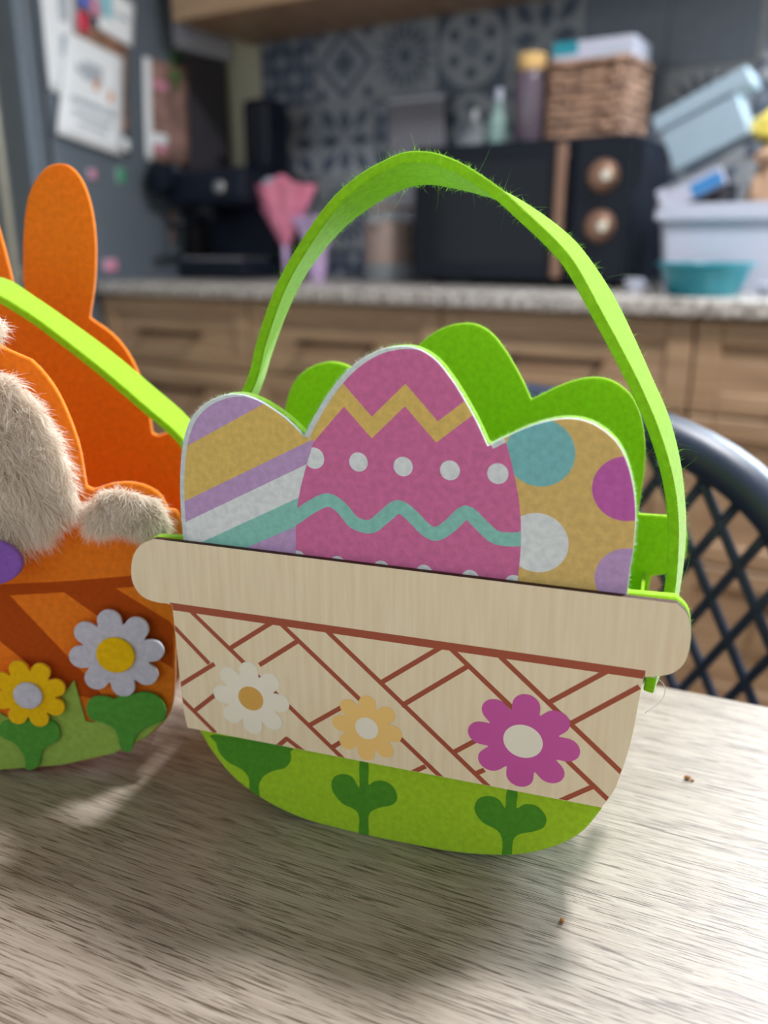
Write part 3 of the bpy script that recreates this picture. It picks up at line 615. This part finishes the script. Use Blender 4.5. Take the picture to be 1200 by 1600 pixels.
# clip jar with amber contents
cj = thing('clip_jar', 'clear glass clip jar with amber contents beside the microwave', 'jar', K(-.32, .40, TOP_Z), KROT)
gj = lathe('glass', [(.066, 0), (.07, .006), (.07, .15), (.062, .17), (.055, .178), (.052, .178), (.058, .168), (.066, .15), (.066, .008)], 'clear_glass', cj, n=36)
lathe('contents', [(.064, .045), (.0645, .05), (.0645, .14), (.05, .146), (.01, .15)], 'amber_tea', cj, n=32)
lathe('lid', [(.06, .18), (.062, .184), (.058, .196), (.03, .204)], 'clear_glass', cj, n=32)
cc = tube('clasp', [(-.004, -.071, .13), (-.006, -.078, .155), (0, -.07, .185), (.006, -.078, .155), (.004, -.071, .13)], .002, .002, 'steel', cj, 8); lathe('clasp_button', [(.009, -.078), (.011, -.082), (.006, -.086)], 'steel', cj, (0, 0, .145), 14, axis='y')
lathe('seal_ring', [(.0605, .176), (.0625, .178), (.0605, .181)], 'amber_tea', cj, n=32)

# right end of the worktop: tub, bowl, box, bags
tb = thing('plastic_tub', 'large white plastic tub at the right end of the worktop', 'tub', K(.40, .22, TOP_Z), KROT); W, Dp, Ht = .30, .22, .165
bm = bmesh.new()
def loop(sc, z, inn=0): return [bm.verts.new((W/2+(x*(W/2-inn))*sc, Dp/2+(y*(Dp/2-inn))*sc, z)) for x, y in ((-.92, -1), (.92, -1), (1, -.9), (1, .9), (.92, 1), (-.92, 1), (-1, .9), (-1, -.9))]
rings = [loop(.86, 0), loop(.97, Ht-.012), loop(1.02, Ht-.012), loop(1.02, Ht), loop(.96, Ht), loop(.85, .005)]
bm.faces.new(rings[0]); bm.faces.new(rings[-1])
for a, b in zip(rings, rings[1:]):
    for i in range(8): bm.faces.new((a[i], a[(i+1) % 8], b[(i+1) % 8], b[i]))
tbm = from_bm('shell', bm, 'white_plastic', tb)
for x in (.0,): box('rim_lip', .0, W, -.008, .0, Ht-.03, Ht-.014, 'white_plastic', tb, .003, 2)
bw = thing('teal_bowl', 'teal plastic bowl in front of the white tub on the worktop', 'bowl', K(.525, .118, TOP_Z), KROT)
lathe('bowl', [(.058, 0), (.062, .004), (.080, .052), (.087, .054), (.087, .058), (.079, .057), (.056, .008), (.01, .006)], 'teal_plastic', bw, n=40); lathe('foot_ring', [(.05, -.0), (.055, .0005), (.05, .001)], 'teal_plastic', bw, n=30)
wc = thing('white_cup', 'small white cup standing left of the teal bowl', 'cup', K(.385, .16, TOP_Z), KROT); lathe('cup', [(.014, 0), (.016, .003), (.019, .026), (.017, .026), (.013, .005)], 'white_plastic', wc, n=20); tube('ear', [(.017, 0, .008), (.026, 0, .012), (.018, 0, .022)], .002, .002, 'white_plastic', wc, 6, up=(0, 1, 0))
wd = thing('white_cup', 'small white dish standing right of the teal bowl', 'dish', K(.64, .14, TOP_Z), KROT); lathe('dish', [(.02, 0), (.022, .003), (.028, .022), (.025, .022), (.019, .005)], 'white_plastic', wd, n=20); lathe('foot_ring', [(.018, 0), (.02, .0005), (.018, .001)], 'white_plastic', wd, n=20)
TT = TOP_Z + .165
# packs filling the tub
pk = thing('paper_pack', 'white and blue packet sticking out of the white tub', 'packet', K(.405, .27, TT-.01), KROT)
bm = bmesh.new(); bmbox(bm, (.055, .02, .02), (.13, .016, .05), .003, 1)
for v in bm.verts: x, z = v.co.x, v.co.z; v.co.x = x*math.cos(.45)-z*math.sin(.45); v.co.z = x*math.sin(.45)+z*math.cos(.45)
p_ = from_bm('packet', bm, 'white_plastic', pk)
bm = bmesh.new(); bmbox(bm, (.085, .0115, .012), (.06, .001, .026), 0)
for v in bm.verts: x, z = v.co.x, v.co.z; v.co.x = x*math.cos(.45)-z*math.sin(.45); v.co.z = x*math.sin(.45)+z*math.cos(.45)
from_bm('blue_print', bm, 'blue_print', p_)
def crumple(name, parent, mat, cx, cy, cz, rx, ry, rz, seed, rough=.25):
    bm = bmesh.new(); bmesh.ops.create_icosphere(bm, subdivisions=3, radius=1); rg = np.random.default_rng(seed); ax = rg.normal(size=(9, 3)); ph = rg.uniform(0, 6, 9)
    for v in bm.verts:
        d = np.array(v.co); k = 1 + rough*sum(abs(math.sin(3*ax[i].dot(d)+ph[i])) - .6 for i in range(9))/4
        v.co = Vector((cx+rx*d[0]*k, cy+ry*d[1]*k, cz+rz*d[2]*k))
    return from_bm(name, bm, mat, parent)
bb = thing('brown_bag', 'crumpled brown paper bag in the white tub', 'bag', K(.60, .33, TOP_Z+.012), KROT); crumple('bag', bb, 'brown_paper', .01, 0, .135, .068, .06, .13, 3); crumple('fold', bb, 'brown_paper', 0, -.03, .235, .045, .03, .022, 8)
yb = thing('yellow_bag', 'shiny yellow snack bag on top of the brown paper bag', 'bag', K(.625, .315, TOP_Z+.266), KROT); crumple('bag', yb, 'yellow_foil', 0, 0, .035, .075, .05, .042, 5, .4); crumple('crimp', yb, 'yellow_foil', -.06, -.01, .035, .025, .02, .02, 11, .5)
sb = thing('storage_box', 'pale blue cardboard box with a lid, tilted on the heap in the tub', 'box', K(.446, .255, TOP_Z+.239), KROT)
def tiltbox(nm, x0, x1, z0, z1, y0, y1, mat, par, bev=.002):
    bm = bmesh.new(); bmbox(bm, ((x0+x1)/2, (y0+y1)/2, (z0+z1)/2), (x1-x0, y1-y0, z1-z0), bev, 1); a = .44
    for v in bm.verts: x, z = v.co.x, v.co.z; v.co.x = x*math.cos(a)-z*math.sin(a); v.co.z = x*math.sin(a)+z*math.cos(a)
    return from_bm(nm, bm, mat, par)
tiltbox('body', -.030, .115, 0, .084, 0, .10, 'pale_blue_card', sb); tiltbox('lid', -.036, .146, .081, .112, -.008, .108, 'pale_blue_card', sb)
hp = thing('dark_carton', 'dark carton in the tub holding up the tilted blue box', 'box', K(.43, .32, TOP_Z+.012), KROT); box('carton', 0, .085, 0, .08, 0, .195, 'black_matt', hp, .003); box('flap', 0, .085, -.002, 0, .15, .19, 'dark_panel', hp)

# ---------------------------------------------------------------- chair
CH = Vector((.0926, .6214, 0))
ch = thing('lattice_chair', 'black plastic chair with a diamond lattice back behind the table', 'chair', CH, KROT)
def halfw(z): return .222*(1-max(0, (z-.70)/.15)**2.6)**(1/2.6) if z < .85 else 0
def bend(x): return -.55*x*x                          # the back wraps a little towards the sitter
arc = [(-.205, z) for z in (.43, .5, .58, .65)]
th = np.linspace(math.pi, 0, 33)
arc = [(-.222+.0*z, z) for z in np.linspace(.43, .68, 6)] + [(.222*math.copysign(abs(math.cos(t))**.77, math.cos(t)), .70+.137*abs(math.sin(t))**.77) for t in th] + [(.222, z) for z in np.linspace(.68, .43, 6)]
fp = [(x, bend(x) + (.85-z)*-.04, z) for x, z in arc]
tube('backrest_frame', [(x, y, z+.003) for x, y, z in fp], .015, .018, 'chair_plastic', ch, 12, up=(0, 1, 0))
box('backrest_base', -.222, .222, -.052, -.024, .42, .455, 'chair_plastic', ch, .01, 3)
sl = 1.76
for sg in (1, -1):
    for k in range(-13, 14):
        P = []
        for z in np.linspace(.45, .835, 60):
            x = k*.029 + sg*(z-.70)/sl
            if abs(x) < .218 and (z < .70 or (abs(x)/.222)**2.6 + ((z-.70)/.137)**2.6 < .98): P.append((x, bend(x)+(.85-z)*-.04, z))
        if len(P) > 4: tube('lattice_bar', P[::max(1, len(P)//8)] + [P[-1]], .0036, .0045, 'chair_plastic', ch, 6, up=(0, 1, 0))
bm = bmesh.new(); bmbox(bm, (0, -.24, .435), (.44, .42, .028), .012, 3); from_bm('seat', bm, 'chair_plastic', ch, True)
for x in (-1, 1):
    for y, sp in ((-.42, -.02), (-.04, .05)):
        tube('leg', [(x*.19, y, .43), (x*.205, y+sp*.5, .2), (x*.215, y+sp, 0.0)], .017, .014, 'chair_plastic', ch, 10, up=(0, 1, 0))
tube('stretcher', [(-.2, -.43, .22), (.2, -.43, .22)], .008, .01, 'chair_plastic', ch, 8)

# ---------------------------------------------------------------- table
TO = Vector((.1602, .3685, 0))
tb = thing('dining_table', 'grey-beige wood laminate dining table under the felt baskets', 'table', TO, math.radians(-24))
box('tabletop', -.98, .42, -.80, 0, TABLE_Z-.028, TABLE_Z, ['table_laminate'], tb, .002, 2)
box('apron', -.90, .34, -.06, -.04, TABLE_Z-.10, TABLE_Z-.028, 'table_edge', tb); box('apron', -.90, .34, -.76, -.74, TABLE_Z-.10, TABLE_Z-.028, 'table_edge', tb)
for x in (-.92, .36):
    for y in (-.74, -.06): box('leg', x-.025, x+.025, y-.025, y+.025, 0, TABLE_Z-.028, 'table_leg_paint', tb, .003)
for i, (x, y, lab) in enumerate(((.1252, .2996, 'brown crumb on the table right of the green basket'), (.058, .2226, 'tiny brown crumb on the table near the basket shadow'))):
    c = thing('crumb', lab, 'crumb', (x, y, TABLE_Z)); crumple('crumb_body', c, 'crumb', 0, 0, .0010-.0004*i, .0013-.0006*i, .001, .0008-.0003*i, 4+i, .4)
    if not i: crumple('crumb_flake', c, 'crumb', .0016, -.0012, .0005, .0007, .0006, .0005, 9, .4)

# ---------------------------------------------------------------- the egg basket
GR = math.radians(-18.2346); GO = Vector((-.00066, .26032, TABLE_Z)); DB = .088
gb = thing('easter_egg_basket', 'lime green felt basket with three printed Easter eggs and a plywood flower front', 'basket', GO, GR)
sm = lambda p, per=5: spline(p, per)
egg = []
for seg in T['egg_top']: egg += sm(seg)
rim_r = sm(T['rim'], 3); rim_l = sm(T['rim_left'], 3); wood_r = sm(T['wood_right'], 3); wood_l = sm(T['wood_left'], 3); low = sm(T['felt_low'], 4)
egg_panel = egg + [(79, 60), (-79, 60)]
ztop = 108.9
full = [(-87, ztop)] + [p for p in egg if p[1] > ztop-1] + [(92, ztop)] + rim_r[1:] + wood_r[1:] + low[::-1] + wood_l[1:] + rim_l[1:-1]
wood = rim_l[1:] + rim_r + wood_r[1:] + wood_l
ep = panel('egg_panel', egg_panel, .0025, .0015, 'white_felt', gb, .0003)
bp_ = panel('front_backing', full, .0040, .0045, 'lime_felt', gb)
grass_top = [(T['wood_right'][-1][0]-.3, 36), (T['wood_left'][0][0]+.3, 36)]
gp = panel('grass_strip', low + grass_top, .0024, .0016, 'grass_felt', gb)
pw = panel('plywood_front', wood, 0, .0024, ['plywood', 'burnt_edge'], gb, 0, True, False)
EG = ['pink_print', 'yellow_print', 'lilac_print', 'mint_print', 'pale_print', 'tan_print', 'teal_print', 'magenta_print']
clip = offset(egg_panel, .15); shift = [(x+1.7, z-.6) for x, z in clip]
pink = [(-29.5, 60)] + [(p[0], p[1]) for p in sm(T['pink_left'])[::-1]] + [p for p in sm(T['egg_top'][1])] + sm(T['pink_right'])[::-1] + [(40, 60)]
pinkc = clean(pink)
left = [(-90, 60), (-90, 170), (-28, 170)] + sm(T['pink_left']) + [(-29.5, 60)]
right = [(40, 60)] + sm(T['pink_right']) + [(33, 175), (95, 175), (95, 60)]
yp = .0025 - .00008
prints('egg', [(s, m) for s, m in zip(T['stripes'], (2, 1, 2, 4, 3, 2))], [clip, shift, left], yp, EG, ep)
big = [(-60, 50), (-60, 200), (60, 200), (60, 50)]
prints('egg', [(big, 0), (stroke(T['zigzag'], 4.9), 1), (stroke(sm(T['wave'], 4), 4.6), 3)] + [(disc(c, r), 4) for c, r in T['dots']], [clip, shift, pinkc], yp, EG, ep)
prints('egg', [([(20, 50), (20, 190), (99, 190), (99, 50)], 5)] + [(disc(c, r, 48), m) for (c, r), m in zip(T['spots'], (6, 7, 4, 2))], [clip, right], yp, EG, ep)
for l in T['leaves']: prints('leaf_print', [(closed_spline(l, 3), 0)], [offset(low + grass_top, .5)], .0024-.00008, ['leaf_print'], gp)
wclip = offset(wood, .15)
prints('band_print', [(stroke(T['band'], 2.9), 0)], [wclip], -.00006, ['brown_ink'], pw)
def meet(l):
    (x0, z0), (x1, z1) = T['band']; l = [np.array(p) for p in l]
    for a, b in ((0, 1), (1, 0)):
        zb = z0 + (z1-z0)*(l[a][0]-x0)/(x1-x0)
        if zb - l[a][1] < 4.2: d = (l[a]-l[b])/np.linalg.norm(l[a]-l[b]); l[a] = l[a] + d*1.6
    return [tuple(p) for p in l]
for i, l in enumerate(map(meet, T['lattice'])): prints('lattice_line', [(stroke(l, 1.75), 0)], [wclip], -.00003-.000001*i, ['brown_ink'], pw)
for c, R, sx, rot, m1, m2, cr in zip(T['flower_at'], (14.9, 13.1, 17.6), (1.04, 1.0, 1.06), (.02, -.03, -.03), ('white_ink', 'amber_ink', 'magenta_ink'), ('ochre_ink', 'white_ink', 'white_ink'), (4.9, 4.3, 6.2)):
    prints('printed_flower', [(flower(c, R, rot, sx=sx), 0), (disc(c, cr*sx, ry=cr), 1)], [wclip], -.00012, [m1, m2], pw)
bk = panel('back_panel', full, DB, .003, 'lime_felt', gb)
# side band: follows the belly between the two panels
body = [(T['rim'][-1][0]-2.2, 84)] + [(x-2.2, z) for x, z in wood_r[2:-1]] + [(x*.975, z+2.2) for x, z in low[::-1][1:-1]] + [(x+2.2, z) for x, z in wood_l[1:-2]]
V, Fc = [], []; th_ = 1.6
inn = [(x*.985, z+th_*(1 if z < 40 else .2)) for x, z in body]
for (x, z), (xi, zi) in zip(body, inn):
    for q, y in ((x, .0085), (x, DB), (xi, DB), (xi, .0085)): V.append((q/1000, y, (z if q == x else zi)/1000))
n = len(body)
for i in range(n-1):
    for k in range(4): Fc.append((i*4+k, i*4+(k+1) % 4, i*4+4+(k+1) % 4, i*4+4+k))
Fc += [(3, 2, 1, 0), tuple(n*4-4+k for k in range(4))]
mesh('side_band', V, Fc, 'lime_felt', gb, True).data.set_sharp_from_angle(angle=.8)
# handle strap
def strap(name, Fp, Bp, yf, yb, th, mat, parent):
    Fs = [np.array((x, yf*1000, z)) for x, z in spline(Fp, 5)]; Bs = [np.array((x, yb*1000, z)) for x, z in spline(Bp, 5)]
    n = len(Fs); V, Fc = [], []
    for i in range(n):
        t = (Fs[min(i+1, n-1)]+Bs[min(i+1, n-1)]) - (Fs[max(i-1, 0)]+Bs[max(i-1, 0)]); wv = Bs[i]-Fs[i]
        nn = np.cross(wv, t); nn /= np.linalg.norm(nn)
        for p in (Fs[i]+nn*th/2, Bs[i]+nn*th/2, Bs[i]-nn*th/2, Fs[i]-nn*th/2): V.append(tuple(p/1000))
    for i in range(n-1):
        for k in range(4): Fc.append((i*4+k, i*4+4+k, i*4+4+(k+1) % 4, i*4+(k+1) % 4))
    Fc += [(0, 1, 2, 3), tuple(n*4-1-k for k in range(4))]
    o = mesh(name, V, Fc, mat, parent, True); bm = bmesh.new(); bm.from_mesh(o.data); bmesh.ops.recalc_face_normals(bm, faces=bm.faces); bm.to_mesh(o.data); bm.free()
    o.data.set_sharp_from_angle(angle=math.radians(50))
    b = o.modifiers.new('soft_edge', 'BEVEL'); b.width = .0007; b.segments = 2; b.limit_method = 'ANGLE'; b.angle_limit = math.radians(50)
    return o, np.array(V)
hl = [(-84, 70), (-90.5, 95), (-91, 115), (-87.5, 135)]
hf = [(x, z) for x, z in hl[:-1]] + [(-86, 130)] + T['handle_front']; hb_ = [(x-2.5, z-3) for x, z in hl[:-1]] + [(-91, 128)] + T['handle_back']
ho, hv = strap('handle', hf, hb_, .034, .056, 3.6, 'lime_felt', gb)
# loose fibres of the felt
rg = np.random.default_rng(3)
def strap_fuzz(parent, V, n, L, mat):
    m = len(V)//4; R, D = [], []
    for _ in range(n):
        i = rg.integers(1, m-1); k = rg.integers(0, 4); f = rg.random(); a = V[i*4+k]; b = V[i*4+(k+1) % 4] if rg.random() < .25 else V[i*4+4+k]
        p = a + (b-a)*f; c = V[i*4:i*4+4].mean(0); d = (p-c)/np.linalg.norm(p-c) + rg.normal(size=3)*.7
        R.append(p - (p-c)*.03); D.append(d)
    return hairs('loose_fibres', R, D, L, .00007, mat, parent, 1.0, 4)
strap_fuzz(ho, hv, 3600, .0016, 'lime_fibre')
R, D = [], []
for _ in range(340):
    i = rg.integers(20, len(hv)//4-12); k = rg.integers(0, 4); p = hv[i*4+k]; R.append(p); D.append((p-hv[i*4:i*4+4].mean(0))/.004+rg.normal(size=3)*.5)
hairs('stray_hairs', R, D, .0065, .00005, 'lime_fibre', ho, 1.6, 6)
tube('loose_thread', [(x/1000, .003, z/1000) for x, z in spline(T['thread'], 5)], .00012, .00012, 'white_fibre', gb, 5)
def edge_fuzz(parent, pl, y0, y1, n, L, mat):
    pl = ccw(clean(pl)); m = len(pl); R, D = [], []
    for _ in range(n):
        i = rg.integers(0, m); a, b = np.array(pl[i]), np.array(pl[(i+1) % m]); p = a+(b-a)*rg.random(); e = (b-a)/np.linalg.norm(b-a)
        R.append((p[0]/1000, y0+(y1-y0)*rg.random(), p[1]/1000)); D.append((e[1]+rg.normal()*.6, rg.normal()*.7, -e[0]+rg.normal()*.6))
    return hairs('loose_fibres', R, D, L, .00006, mat, parent, .9, 3)
edge_fuzz(ep, egg, .0026, .0040, 1600, .0011, 'white_fibre'); edge_fuzz(bp_, full, .0045, .0084, 1500, .0012, 'lime_fibre'); edge_fuzz(bk, full, DB, DB+.003, 1500, .0012, 'lime_fibre')

# ---------------------------------------------------------------- the bunny basket
OO = Vector((-.168, .3059, TABLE_Z + .0010)); DO = .095
ob = thing('bunny_basket', 'orange felt rabbit basket with fluffy white face and felt flowers', 'basket', OO, 0)
head = sm(T['o_bhead'][:6] + [(55.8, 122.8)], 3); paw = sm(T['o_paw'], 3); rimo = sm([(86+(x-86)*.3 if x > 86 else x, z) for x, z in T['o_rim']], 3); bodyo = sm(T['o_body'], 3); ear = sm(T['o_ear'], 4)
half = ear + head[1:] + paw[1:] + rimo[1:] + bodyo[1:]
half = [p for p in half if p[0] > .2]
mirror = lambda h: h + [(-x, z) for x, z in h[::-1]]
sil = mirror([(0.4, 185)] + [(3.0, 188)] + half)
front = mirror(sm([(0.4, 187), (11, 185.5), (22, 181.5), (31.3, 174.5)], 3) + [p for p in head if p[1] < 172] + [p for p in paw[1:] + rimo[1:] + bodyo[1:] if p[0] > .2])
op = panel('front_panel', front, 0, .003, 'orange_felt', ob); obk = panel('back_panel', sil, DO, .003, 'orange_felt', ob)
body = [(x-1.2, z) for x, z in rimo[-2:]] + [(x*.975, z+2) for x, z in bodyo]
body = body + [(-x, z) for x, z in body[::-1][1:]]
V, Fc = [], []
for (x, z) in body:
    k = .978; 
    for q, y, zz in ((x, .003, z), (x, DO, z), (x*k, DO, z+1.2), (x*k, .003, z+1.2)): V.append((q/1000, y, zz/1000))
n = len(body)
for i in range(n-1):
    for k in range(4): Fc.append((i*4+k, i*4+(k+1) % 4, i*4+4+(k+1) % 4, i*4+4+k))
Fc += [(3, 2, 1, 0), tuple(n*4-4+k for k in range(4))]
mesh('side_band', V, Fc, 'orange_felt', ob, True).data.set_sharp_from_angle(angle=.8)
mx = lambda l: [(-x, z) for x, z in l]
stripes = [(l, 0) for l in T['o_band']] + [(mx(l), 0) for l in T['o_band']]
for i, l in enumerate(stripes): prints('stripe_print', [l], [offset(front, .8)], -.00005-.00002*i, ['rust_print'], op)
og = panel('grass_strip', mirror([p for p in T['o_grass'] if p[0] > 0]), -.0014, .0013, 'pale_green_felt', ob, .0004)
for s in (1, -1):
    for l in T['o_leaf']:
        panel('leaf', closed_spline([(x*s, z) for x, z in l], 3), -.0028, .0013, 'green_felt', ob, .0004)
for s in (1, -1):
    for (c, R, m1, m2, cr, rot) in ((T['o_flower'][0], 19.0, 'grey_white_felt', 'sun_felt', 7.6, .1), (T['o_flower'][1], 15.2, 'sun_felt', 'grey_white_felt', 5.8, .25)):
        c = (c[0]*s, c[1]); f_ = panel('felt_flower', flower(c, R, rot, wide=.255), -.0044, .0015, m1, ob, .0005); panel('flower_centre', disc(c, cr), -.0058, .0014, m2, f_, .0004)
for s in (1, -1): panel('bow_loop', disc((T['o_purple'][0][0]*s, T['o_purple'][0][1]), 15.5, 40, 9.6), -.0125, .003, 'purple_felt', ob, .0006)
panel('bow_knot', disc((0, T['o_purple'][0][1]), 5.5, 24, 5), -.0150, .0024, 'purple_felt', ob, .0006)
ohf = T['oh_front'][2:]; ohb = T['oh_back'][2:]
tail_f = [(88.5, 119), (90, 103), (88, 80)]; tail_b = [(87, 122), (90, 105), (88, 80)]
Rf = ohf + tail_f; Rb = ohb + tail_b
apexf = [(9, 192.5)]; apexb = [(8, 195)]
Ff = [(-x, z) for x, z in Rf[::-1]] + mx(apexf) + apexf + Rf; Fb = [(-x, z) for x, z in Rb[::-1]] + mx(apexb) + apexb + Rb
oh, ov_ = strap('handle', Ff, Fb, .036, .062, 3.2, 'lime_felt', ob)
strap_fuzz(oh, ov_, 900, .0009, 'lime_fibre'); edge_fuzz(op, front, .0002, .0028, 800, .0008, 'cream_fur')
# fur: cheeks, paws, inner ears
def fur(name, poly, parent, n, L, comb, thick, pad_mat='white_felt'):
    poly = ccw(clean(poly)); pd = panel(name, offset(poly, 1.5), -.0022, .0021, pad_mat, parent, .0008)
    xs = [p[0] for p in poly]; zs = [p[1] for p in poly]; R, D, Ls = [], [], []; cx, cz = sum(xs)/len(xs), sum(zs)/len(zs)
    while len(R) < n:
        p = (rg.uniform(min(xs), max(xs)), rg.uniform(min(zs), max(zs)))
        if not inside(p, poly): continue
        out = np.array((p[0]-cx, p[1]-cz))/max(8, max(xs)-cx)
        cl_ = np.array([math.sin(p[0]*.35+p[1]*.2), math.sin(p[1]*.4-p[0]*.25+1)])*.45
        R.append((p[0]/1000, -.002-rg.random()*thick, p[1]/1000)); D.append((out[0]*.9+comb[0]+cl_[0]+rg.normal()*.3, -.75+rg.normal()*.25, out[1]*.7+comb[1]+cl_[1]+rg.normal()*.3))
    hairs('fur', R, D, L, .00026, 'cream_fur', pd, .6, 4, .3); return pd
fr_ = [p for p in T['o_fur'] if p[0] > 0]
face = fr_ + [(-x, z) for x, z in fr_[::-1]]
fur('fur_face', face, ob, 42000, .0062, (.25, -.35), .004)
for s in (1, -1): fur('fur_paw', [(x*s, z) for x, z in T['o_pawfur']], ob, 9000, .005, (.5*s, -.1), .003)
fur('fur_tuft', closed_spline([(0, 178), (22, 175), (33.5, 179), (32, 187), (17, 195), (0, 197), (-17, 195), (-32, 187), (-33.5, 179), (-22, 175)], 3), ob, 9000, .0055, (.1, .0), .002)

# lamp on the ceiling
cl = thing('ceiling_lamp', 'square white ceiling lamp above the table', 'lamp', (.66, .70, 2.4), KROT)
box('housing', -.12, .12, -.12, .12, -.04, 0, 'upvc', cl, .01); box('diffuser', -.1, .1, -.1, .1, -.05, -.04, 'lamp_glow', cl, .004)
